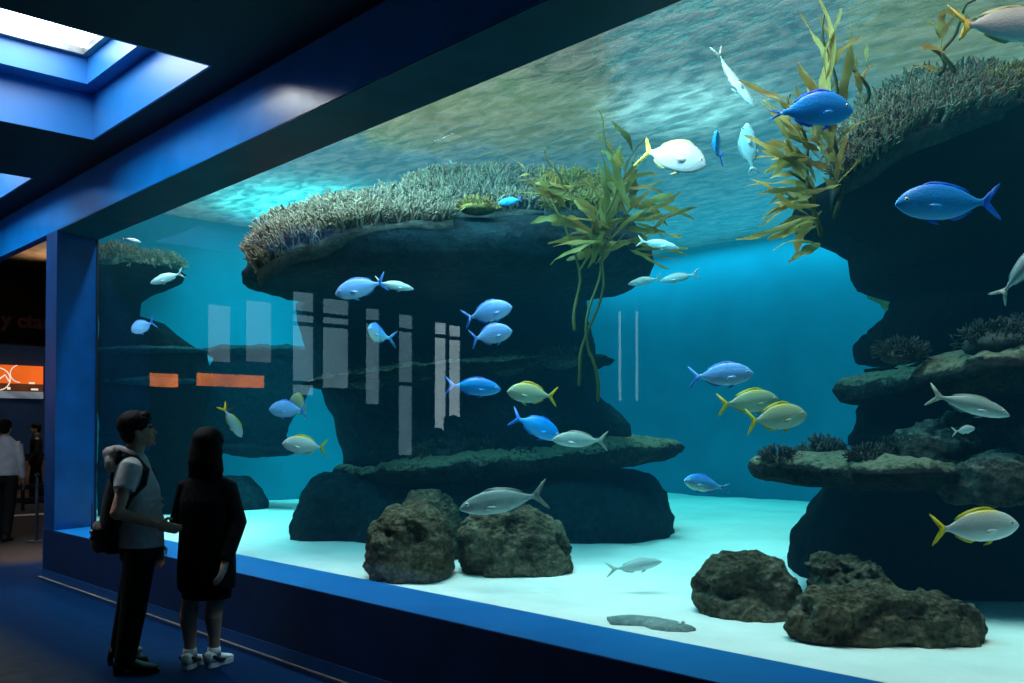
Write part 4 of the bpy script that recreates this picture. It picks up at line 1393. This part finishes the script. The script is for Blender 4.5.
def hand_parts(wrist, d, palm_n, thumb_side, ln=.185, curl=.35):
    """palm, four unequal bent fingers, a thumb from the side of the palm"""
    d = d.normalized()
    n = (palm_n - d * palm_n.dot(d)).normalized()
    s = thumb_side - d * thumb_side.dot(d) - n * thumb_side.dot(n)
    s.normalize()
    pl = ln * .5
    rot = Matrix((d, s, n)).transposed()
    L = [ellipsoid(wrist + d * pl * .55, (pl * .62, ln * .21, ln * .085), rot, 14, 10), tube([wrist - d * .02, wrist + d * pl * .3], [.026, .024], 10)]
    for i, (off, fl_) in enumerate(((.145, .44), (.05, .5), (-.045, .46), (-.14, .36))):
        p = wrist + d * pl * .9 + s * ln * off
        q = [p - d * pl * .2, p]
        dd = d.copy()
        for j in range(3):
            dd = (dd + n * curl * (.6 + .3 * j)).normalized()
            q.append(q[-1] + dd * ln * fl_ * (.45, .32, .23)[j])
        L.append(tube(q, [.0095, .0095, .0088, .0082, .0072], 8))
    p = wrist + d * pl * .3 + s * ln * .17
    L.append(tube([wrist + d * pl * .15 + s * ln * .08, p, p + (d * .7 + s * .6 + n * .3).normalized() * ln * .2, p + (d + s * .35 + n * .5).normalized() * ln * .36], [.013, .0125, .0105, .0085], 8))
    return L


M['skin'] = simple('skin', (0.46, 0.27, 0.19, 1), 0.55, 0.35, nscale=14, nvar=.12)
M['skin2'] = simple('fair skin', (0.62, 0.35, 0.26, 1), 0.55, 0.35, nscale=14, nvar=.12)
M['hair'] = simple('black hair', (0.004, 0.0035, 0.0035, 1), 0.6, 0.12, nscale=40, nvar=.4, bump=.6, bscale=90)
M['tee'] = simple('pale grey jersey', (0.5, 0.56, 0.58, 1), 0.85, 0.2, nscale=30, nvar=.1, bump=.3, bscale=40)
M['hood'] = simple('light grey hood', (0.50, 0.48, 0.46, 1), 0.85, 0.2, nscale=30, nvar=.12, bump=.3, bscale=40)
M['pants'] = simple('black trousers', (0.006, 0.007, 0.009, 1), 0.8, 0.2, nscale=20, bump=.3, bscale=25)
M['coat'] = simple('black knit', (0.005, 0.005, 0.007, 1), 0.9, 0.15, nscale=30, bump=.5, bscale=30)
M['shoe_black'] = simple('black shoes', (0.008, 0.008, 0.01, 1), 0.5, 0.4, nscale=20)
M['shoe_white'] = simple('white sneaker', (0.85, 0.9, 0.9, 1), 0.6, 0.4, nscale=20, nvar=.15)
M['shoe_dark'] = simple('dark sneaker panel', (0.03, 0.05, 0.06, 1), 0.6, 0.4, nscale=20)
M['pack'] = simple('black backpack cloth', (0.008, 0.009, 0.012, 1), 0.7, 0.3, nscale=20, bump=.4, bscale=30)
M['pack_brown'] = simple('worn brown pocket', (0.07, 0.05, 0.045, 1), 0.7, 0.3, nscale=12, nvar=.5, bump=.3, bscale=30)
M['shirt'] = simple('white shirt', (0.42, 0.46, 0.52, 1), 0.8, 0.2, nscale=12, nvar=.12, bump=.3, bscale=14)
M['iris'] = simple('dark eye', (0.01, 0.008, 0.007, 1), 0.15, 0.6, nscale=30)

VZ = Vector((0, 0, 1))
ROT = math.atan2(R2.y, R2.x)


def shoe(toe, heel, w, h):
    d = (toe - heel)
    L = d.length
    d = Vector((d.x, d.y, 0)).normalized()
    s = Vector((-d.y, d.x, 0))
    secs = []
    for q, ww, hh in ((0, .7, .85), (.08, .9, 1), (.3, .95, 1.0), (.45, .9, .8), (.65, 1.08, .55), (.85, 1.0, .42), (.96, .7, .32), (1.0, .4, .22)):
        c = heel + d * (L * q) + VZ * (h * hh / 2)
        secs.append((c, w / 2 * ww, h * hh / 2, s, VZ))
    return rings(secs, 20)


def sole(toe, heel, w, h):
    d = (toe - heel)
    L = d.length
    d = Vector((d.x, d.y, 0)).normalized()
    s = Vector((-d.y, d.x, 0))
    ol = [(0, .3), (.04, .62), (.2, .88), (.45, .8), (.68, 1.06), (.88, .92), (1.0, .5), (1.03, .2)]
    pts = [(heel + d * (L * q) + s * (w / 2 * ww)) for q, ww in ol] + [(heel + d * (L * q) - s * (w / 2 * ww)) for q, ww in ol[::-1]]
    n = len(pts)
    v = [p + VZ * .0 for p in pts] + [p + VZ * h for p in pts]
    return v, [tuple(range(n - 1, -1, -1)), tuple(range(n, 2 * n))] + [(i, (i + 1) % n, (i + 1) % n + n, i + n) for i in range(n)]


# ---- the man
mp = P(128, 668, 6.25)
man = empty('person', (mp.x, mp.y, 0), 'man in pale grey T-shirt and black trousers with a backpack, looking up at the tank', 'person', rotz=ROT)
KM = 951 / 6.25


def X(px, py, y=0.0, px0=128, py0=668):
    return Vector(((px - px0) / KM, y, (py0 - py) / KM))


th = math.radians(18)
fw = Vector((math.cos(th), math.sin(th), 0))
rg = Vector((math.sin(th), -math.cos(th), 0))
hips = X(139, 543, .02)
waist = X(138, 520, .02)
chest = X(134, 487, .02)
shl = X(130, 462, .02)
nk = X(129, 450, .02)
hc = X(135.5, 431, .02)
sR, sL = shl + rg * .175 + VZ * -.025, shl - rg * .175 + VZ * -.025
elR = X(131, 509, -.25)
haR = X(163, 521, -.14)
elL = X(136, 508, .26)
haL = X(143, 546, .24)
up = (VZ - fw * .22).normalized()
hf = (fw + VZ * .22).normalized()
torso = rings([(hips - VZ * .09, .15, .11, rg, fw), (hips, .17, .125, rg, fw), (waist, .155, .115, rg, fw), (chest, .175, .125, rg, fw), (shl - VZ * .03, .17, .10, rg, fw), (shl + VZ * .02, .10, .08, rg, fw), (nk, .06, .062, rg, fw)])
knR, anR = X(139, 604, -.10), X(131, 655, -.10)
knL, anL = X(122, 600, .13), X(110, 647, .17)
hpR, hpL = hips + rg * .09 - VZ * .04, hips - rg * .09 - VZ * .04
parts = [torso] + head_parts(hc, hf, rg, up) + [
    tube([nk - VZ * .05, hc - up * .06 - hf * .02], [.062, .056], 14),
    tube([sR, elR], [.05, .04], 12), tube([elR, haR], [.041, .028], 12), tube([sL, elL], [.05, .04], 12), tube([elL, haL], [.041, .028], 12),
    tube([hpR, knR, anR, anR - VZ * .05 + fw * .02], [.085, .058, .042, .04], 14), tube([hpL, knL, anL, anL - VZ * .05 + fw * .02], [.085, .058, .042, .04], 14),
    ellipsoid(anR - VZ * .05 + fw * .05, (.09, .035, .03), Matrix((fw, -rg, VZ)).transposed()), ellipsoid(anL - VZ * .05 + fw * .05, (.09, .035, .03), Matrix((fw, -rg, VZ)).transposed())]
parts += hand_parts(haR, (haR - elR), Vector((.1, 1, .0)), VZ) + hand_parts(haL, (haL - elL), Vector((.1, -1, 0)), VZ)
fuse('body', parts, .0058, M['skin'], man)
for sg in (1, -1):
    obj('eye', *ellipsoid(hc + hf * .079 - rg * (.031 * sg) + up * .014, (.012, .012, .009)), M['iris'], man)
# hair: cap over the skull, longer on the crown, fringe up
hr = [ellipsoid(hc + up * .055 - hf * .022, (.108, .087, .094), Matrix((hf, -rg, up)).transposed(), 24, 16), ellipsoid(hc - hf * .058 + up * .01, (.062, .076, .085), Matrix((hf, -rg, up)).transposed()),
      ellipsoid(hc + hf * .055 + up * .098, (.045, .06, .032), Matrix((hf, -rg, up)).transposed())]
rh = random.Random(4)
for i in range(30):
    a = rh.uniform(-1.0, 1.0)
    e_ = rh.uniform(.2, 1.0)
    p = hc + up * (.045 + .07 * e_) + hf * rh.uniform(-.09, .075) - rg * (.07 * a * (1.1 - .4 * e_))
    hr.append(tube([p, p + hf * .02 + up * .008 - rg * a * .006, p + hf * .034 + up * .002 - rg * a * .01], [.013, .011, .006], 6))
fuse('hair', hr, .006, M['hair'], man, 1)
# T-shirt
tee = [rings([(hips - VZ * .015, .185, .145, rg, fw), (hips + VZ * .05, .185, .142, rg, fw), (waist, .178, .138, rg, fw), (chest, .19, .145, rg, fw), (shl - VZ * .04, .185, .115, rg, fw), (shl + VZ * .02, .13, .095, rg, fw), (nk - VZ * .012, .075, .075, rg, fw)]),
       tube([sR - rg * .04, sR, sR.lerp(elR, .5)], [.07, .075, .07], 16, cap=False), tube([sL - rg * -.04, sL, sL.lerp(elL, .5)], [.07, .075, .07], 16, cap=False)]
for i in range(5):
    z = waist + VZ * (-.1 + .06 * i)
    tee.append(tube([z + rg * .15 + fw * (.06 + .02 * (i % 2)), z + rg * .09 + fw * .125 + VZ * .01, z + fw * .142 + VZ * (.02 * (i % 2))], [.01, .013, .008], 6))
fuse('shirt', tee, .009, M['tee'], man, 2)
hd = [tube([nk + rg * .085 - fw * .0 - VZ * .02, nk + rg * .075 - fw * .09 - VZ * .0, nk - fw * .135 - VZ * .02, nk - rg * .075 - fw * .09, nk - rg * .085 - VZ * .02], [.028, .042, .05, .042, .028], 12),
      ellipsoid(nk - fw * .115 - VZ * .075, (.055, .1, .08), Matrix((fw, -rg, VZ)).transposed())]
fuse('hood', hd, .009, M['hood'], man, 2)
# trousers
tr = [rings([(hips - VZ * .1, .165, .13, rg, fw), (hips - VZ * .03, .18, .136, rg, fw), (hips + VZ * .03, .172, .128, rg, fw)]),
      tube([hpR, knR, anR, anR - VZ * .03], [.105, .082, .066, .066], 16, cap=False), tube([hpL, knL, anL, anL - VZ * .03], [.105, .082, .066, .066], 16, cap=False)]
fuse('trousers', tr, .01, M['pants'], man, 2)
for an, dd in ((anR, .0), (anL, 0)):
    heel = Vector((an.x, an.y, 0)) - fw * .07
    toe = heel + fw * .275
    if an is anL:
        heel = Vector((an.x, an.y, 0)) - fw * .08
        toe = heel + fw * .25 - VZ * 0
    s_ = obj('shoe', *shoe(toe + VZ * .014, heel + VZ * .014, .10, .105), M['shoe_black'], man)
    obj('sole', *sole(toe, heel, .104, .022), M['shoe_black'], s_, False)
# backpack
bk = X(110, 508, .03)
W_ = ROT
bp = empty('backpack', (mp.x, mp.y, 0), 'black backpack with worn brown pocket slung on the man in the pale T-shirt', 'bag', rotz=ROT)
bdz = [(bk - VZ * .29, .11, .05, rg, fw), (bk - VZ * .25, .145, .085, rg, fw), (bk - VZ * .12, .15, .09, rg, fw), (bk + VZ * .06, .14, .065, rg, fw), (bk + VZ * .16, .11, .045, rg, fw), (bk + VZ * .2, .07, .03, rg, fw)]
fuse('pack_body', [rings(bdz)], .01, M['pack'], bp)
pk = bk - VZ * .17 - fw * .08
fuse('pocket', [rings([(pk - VZ * .11, .09, .03, rg, fw), (pk - VZ * .07, .13, .055, rg, fw), (pk + VZ * .05, .13, .055, rg, fw), (pk + VZ * .09, .09, .03, rg, fw)])], .009, M['pack_brown'], bp)
sp1 = [bk + VZ * .2 + rg * .07, nk + rg * .12 - fw * .06 + VZ * -.0, shl + rg * .125 + fw * .03 + VZ * .045, shl + rg * .15 + fw * .10 - VZ * .04, chest + rg * .19 + fw * .06 + VZ * .03, chest + rg * .2 - fw * .03 - VZ * .06, bk - VZ * .2 + rg * .13]
obj('strap', *tube(sp1, .02, 8, squash=.5), M['pack'], bp)
sp2 = [bk + VZ * .2 - rg * .07, nk - rg * .12 - fw * .06, shl - rg * .125 + fw * .03 + VZ * .045, shl - rg * .145 + fw * .115 - VZ * .05, chest - rg * .15 + fw * .12, waist - rg * .175 + fw * .04, bk - VZ * .2 - rg * .13]
obj('strap', *tube(sp2, .02, 8, squash=.5), M['pack'], bp)
ch = pk + rg * .10 - fw * .04
kc = [tube([ch + VZ * .22, ch + VZ * .1, ch + VZ * .05], .004, 6)] + [ellipsoid(ch + VZ * (.03 - .02 * i) + fw * (.012 * (i % 2)), (.014, .014, .016), None, 10, 8) for i in range(4)]
obj('key_charm', *merge(*kc), M['grey_metal'], bp)

# ---- the woman
KW = 951 / 6.35
wp = P(206, 666, 6.35)
wom = empty('person', (wp.x, wp.y, 0), 'woman with long dark hair in black coat and white sneakers, seen from behind', 'person', rotz=ROT)


def Y(px, py, y=0.0):
    return Vector(((px - 206) / KW, y, (666 - py) / KW))


th = math.radians(78)
fw = Vector((math.cos(th), math.sin(th), 0))
rg = Vector((math.sin(th), -math.cos(th), 0))
hips, waist, chest, shl, nk, hc = Y(206, 563), Y(206, 535), Y(206, 502), Y(206, 480), Y(206, 470), Y(207, 448, .02)
sR, sL = shl + rg * .15 - VZ * .045, shl - rg * .15 - VZ * .045
elR, haR = Y(239, 522, -.05), Y(232, 560, -.17)
elL, haL = Y(176, 523, .02), Y(178, 528, .24)
hpR, hpL = hips + rg * .085 - VZ * .03, hips - rg * .085 - VZ * .03
knR, anR = Y(214, 603, .02), Y(213, 650, .02)
knL, anL = Y(190, 603, 0), Y(191, 653, -.02)
hf, up = (fw + VZ * .1).normalized(), (VZ - fw * .1).normalized()
torso = rings([(hips - VZ * .08, .15, .11, rg, fw), (hips, .165, .12, rg, fw), (waist, .13, .095, rg, fw), (chest, .15, .105, rg, fw), (shl - VZ * .03, .155, .085, rg, fw), (shl + VZ * .015, .08, .065, rg, fw), (nk, .05, .05, rg, fw)])
cR = [knR, knR.lerp(anR, .3) - fw * .022, knR.lerp(anR, .7) - fw * .005, anR, anR - VZ * .06]
cL = [knL, knL.lerp(anL, .3) - fw * .022, knL.lerp(anL, .7) - fw * .005, anL, anL - VZ * .06]
parts = [torso] + head_parts(hc, hf, rg, up, .95) + [
    tube([nk - VZ * .05, hc - up * .06], [.052, .05], 12),
    tube([sR, elR], [.042, .035], 12), tube([elR, haR], [.035, .024], 12), tube([sL, elL], [.042, .035], 12), tube([elL, haL], [.035, .024], 12),
    tube([hpR] + cR, [.085, .056, .058, .042, .034, .034], 14), tube([hpL] + cL, [.085, .056, .058, .042, .034, .034], 14),
    ellipsoid(anR - VZ * .06 + fw * .05, (.08, .03, .028), Matrix((fw, -rg, VZ)).transposed()), ellipsoid(anL - VZ * .06 + fw * .05, (.08, .03, .028), Matrix((fw, -rg, VZ)).transposed())]
parts += hand_parts(haR, (haR - elR), -rg, fw, .165) + hand_parts(haL, (haL - elL), rg, VZ, .165)
fuse('body', parts, .0058, M['skin2'], wom)
for sg in (1, -1):
    obj('eye', *ellipsoid(hc + hf * .075 - rg * (.029 * sg) + up * .014, (.011, .011, .009)), M['iris'], wom)
hr = [ellipsoid(hc + up * .045 - hf * .02, (.102, .106, .098), Matrix((hf, -rg, up)).transposed(), 24, 16),
      rings([(hc + up * .05 - hf * .035, .1, .075, rg, fw), (hc - hf * .045 - VZ * .02, .117, .08, rg, fw), (hc - hf * .06 - VZ * .09, .12, .07, rg, fw), (hc - hf * .065 - VZ * .15, .112, .055, rg, fw), (hc - hf * .06 - VZ * .19, .09, .035, rg, fw)])]
for i in range(60):
    a = -1 + 2 * i / 59
    p0 = hc + rg * (a * .1) - hf * (.045 + .05 * (1 - a * a)) + VZ * rh.uniform(-.06, .02)
    hr.append(tube([p0, p0 - VZ * .1 + rg * a * .02, p0 - VZ * rh.uniform(.15, .25) + rg * (a * rh.uniform(-.01, .045))], [.012, .012, .005], 6))
fuse('hair', hr, .006, M['hair'], wom, 1)
ct_ = [rings([(hips - VZ * .165, .195, .155, rg, fw), (hips - VZ * .1, .2, .155, rg, fw), (hips, .2, .15, rg, fw), (waist, .19, .14, rg, fw), (chest, .188, .135, rg, fw), (shl - VZ * .05, .172, .105, rg, fw), (shl + VZ * .0, .135, .09, rg, fw), (shl + VZ * .035, .085, .075, rg, fw), (nk + VZ * .01, .06, .06, rg, fw)]),
       tube([sR - rg * .04 + VZ * .01, sR, elR, haR.lerp(elR, .03)], [.055, .062, .06, .046], 16, cap=False), tube([sL + rg * .04 + VZ * .01, sL, elL, haL.lerp(elL, .12)], [.055, .062, .06, .048], 16, cap=False)]
for i in range(9):
    a = -1 + 2 * i / 8
    p = hips - VZ * .15 + rg * (a * .17) - fw * (.13 * math.sqrt(max(0, 1 - a * a * .9)))
    ct_.append(tube([p + VZ * .2, p + VZ * .08, p - VZ * .02], [.008, .018, .02], 8))
fuse('coat', ct_, .01, M['coat'], wom, 2)
sk = [rings([(hips - VZ * .235, .165, .13, rg, fw), (hips - VZ * .15, .17, .135, rg, fw), (hips, .172, .13, rg, fw), (hips + VZ * .05, .15, .11, rg, fw)])]
fuse('skirt', sk, .01, M['coat'], wom, 2)
for an in (anR, anL):
    dd = (fw + R2.x * Vector((0.25 if an is anR else -.15, 0, 0))).normalized()
    heel = Vector((an.x, an.y, 0)) - dd * .075
    toe = heel + dd * .25
    s_ = obj('sneaker', *shoe(toe + VZ * .02, heel + VZ * .02, .09, .085), M['shoe_white'], wom)
    obj('sole', *sole(toe, heel, .1, .032), M['shoe_white'], s_, False)
    sd = Vector((-dd.y, dd.x, 0))
    pc = heel + dd * .075 + VZ * .05
    obj('side_panel', *merge(tube([pc + sd * .044 - dd * .05 + VZ * .025, pc + sd * .046, pc + sd * .048 + dd * .05 - VZ * .012], [.011, .014, .009], 8), tube([pc - sd * .044 - dd * .05 + VZ * .025, pc - sd * .046, pc - sd * .048 + dd * .05 - VZ * .012], [.011, .014, .009], 8)), M['shoe_dark'], s_)
    obj('sock', *tube([Vector((an.x, an.y, .07)), Vector((an.x, an.y, .125))], [.046, .042], 14, cap=False), M['shoe_white'], s_)


# ---- two people far off in the passage
def far_person(pos, facing, label, top, legs, h=1.75, arm_fwd=0.0):
    s = h / 1.75
    r = empty('person', pos, label, 'person', rotz=facing)
    fw, rg = Vector((1, 0, 0)), Vector((0, -1, 0))
    Z = lambda z, x=0.0, y=0.0: Vector((x, y, z)) * s
    T = [(Z(.84), .15 * s, .11 * s, rg, fw), (Z(.95), .165 * s, .12 * s, rg, fw), (Z(1.08), .15 * s, .105 * s, rg, fw), (Z(1.28), .175 * s, .115 * s, rg, fw), (Z(1.4), .165 * s, .09 * s, rg, fw), (Z(1.45), .09 * s, .07 * s, rg, fw), (Z(1.5), .055 * s, .055 * s, rg, fw)]
    hc = Z(1.61, .02)
    ar = []
    hands = []
    for sg in (1, -1):
        a, b, c = Z(1.385, 0, .185 * sg), Z(1.1, -.02 + arm_fwd * .3, .235 * sg), Z(.86 + arm_fwd * .15, .06 + arm_fwd, .235 * sg)
        ar.append((a, b, c))
        hands += [tube([a, b], [.045, .038], 10), tube([b, c], [.038, .026], 10)] + hand_parts(c, c - b, Vector((0, -sg, 0)), fw, .18 * s)
    lg = []
    for sg, st_ in ((1, .12), (-1, -.1)):
        lg.append((Z(.9, 0, .09 * sg), Z(.48, st_ * .6, .095 * sg), Z(.08, st_ - .05, .09 * sg)))
    body = [rings(T)] + head_parts(hc, fw, rg, VZ, s) + [tube([Z(1.44), Z(1.57, .0)], [.058, .054], 12)] + hands + [tube(l, [.08, .055, .04], 12) for l in lg] + [tube([l[2], l[2] + Vector((.14, 0, -.045))], [.035, .028], 8) for l in lg]
    fuse('body', body, .009, M['skin'], r)
    fuse('hair', [ellipsoid(hc + Z(.05, -.02), (.108, .086, .09), None, 20, 12), ellipsoid(hc + Z(.0, -.055), (.065, .078, .09))], .009, M['hair'], r, 1)
    sh = [rings([(Z(.93), .18 * s, .135 * s, rg, fw), (Z(1.08), .172 * s, .125 * s, rg, fw), (Z(1.28), .19 * s, .13 * s, rg, fw), (Z(1.4), .175 * s, .105 * s, rg, fw), (Z(1.47), .1 * s, .08 * s, rg, fw), (Z(1.5), .07, .07, rg, fw)])]
    for a, b, c in ar:
        sh.append(tube([a, b, b.lerp(c, .85)], [.065, .055, .043], 12, cap=False))
    fuse('shirt', sh, .011, top, r, 2)
    tr = [rings([(Z(.82), .165 * s, .13 * s, rg, fw), (Z(.95), .172 * s, .128 * s, rg, fw)])] + [tube(l, [.1, .078, .064], 14, cap=False) for l in lg]
    fuse('trousers', tr, .011, legs, r, 2)
    for l in lg:
        heel = Vector((l[2].x - .08, l[2].y, 0))
        obj('shoe', *shoe(heel + fw * .28, heel, .1, .1), M['shoe_black'], r)
    return r


q = P(4, 541, 13.8)
far_person((q.x, q.y, 0), ROT + math.radians(95), 'person in white shirt and dark trousers walking off at the left picture edge', M['shirt'], M['pants'], 1.76)
q = P(36, 470, 21.0)
far_person((q.x, q.y, 0), ROT - math.radians(150), 'distant person in dark clothes standing at the counter in the passage', M['pack'], M['pants'], 1.78, .12)

# ================================================================== LIGHT
def light(name, typ, loc, energy, col=(1, 1, 1), target=None, **kw):
    ld = bpy.data.lights.new(name, typ)
    ld.energy = energy
    ld.color = col
    for k_, v_ in kw.items():
        setattr(ld, k_, v_)
    o = bpy.data.objects.new(name, ld)
    COL.objects.link(o)
    o.location = loc
    if target is not None:
        o.rotation_euler = (Vector(target) - Vector(loc)).to_track_quat('-Z', 'Y').to_euler()
    return o


light('sun', 'SUN', (-5, 8, 12), 18.5, (1.0, 0.56, 0.49), (-5.0, 8.3, 0), angle=math.radians(30))
light('tank_fill', 'AREA', (-6.8, 4.05, 4.45), 420, (0.6, 0.9, 1.0), (-6.8, 7.6, 1.2), shape='RECTANGLE', size=8.0, size_y=.25)  # unseen fill added behind the beam to light fish and reef fronts
light('surface_spot', 'SPOT', (-5.6, 7.6, 6.4), 1500, (0.95, 1, 1), (-5.6, 7.6, 4.7), spot_size=math.radians(75), spot_blend=1.0, shadow_soft_size=.15)
light('left_glow', 'SPOT', (-11.9, 6.9, 6.5), 5200, (0.12, 1, 1), (-11.6, 7.0, 4.0), spot_size=math.radians(100), spot_blend=1.0, shadow_soft_size=.15)
light('back_wash', 'AREA', (-6.5, 13.0, 4.6), 118, (0.25, 0.88, 1.0), (-6.5, 13.35, 2.0), shape='RECTANGLE', size=11.0, size_y=.3)
light('passage_warm', 'SPOT', (-15.6, 5.0, 3.5), 60, (1, .75, .5), (-15.4, 4.7, 4.3), spot_size=math.radians(110), spot_blend=1.0, shadow_soft_size=.1)
light('passage_lamp', 'AREA', (-21.5, 7.0, 4.2), 45, (1, .9, .8), (-21.5, 7.0, 0), shape='RECTANGLE', size=3, size_y=3)

w = bpy.data.worlds.new('world')
scn.world = w
w.use_nodes = True
w.node_tree.nodes['Background'].inputs[0].default_value = (0.2, 0.5, 0.6, 1)
w.node_tree.nodes['Background'].inputs[1].default_value = 0.05
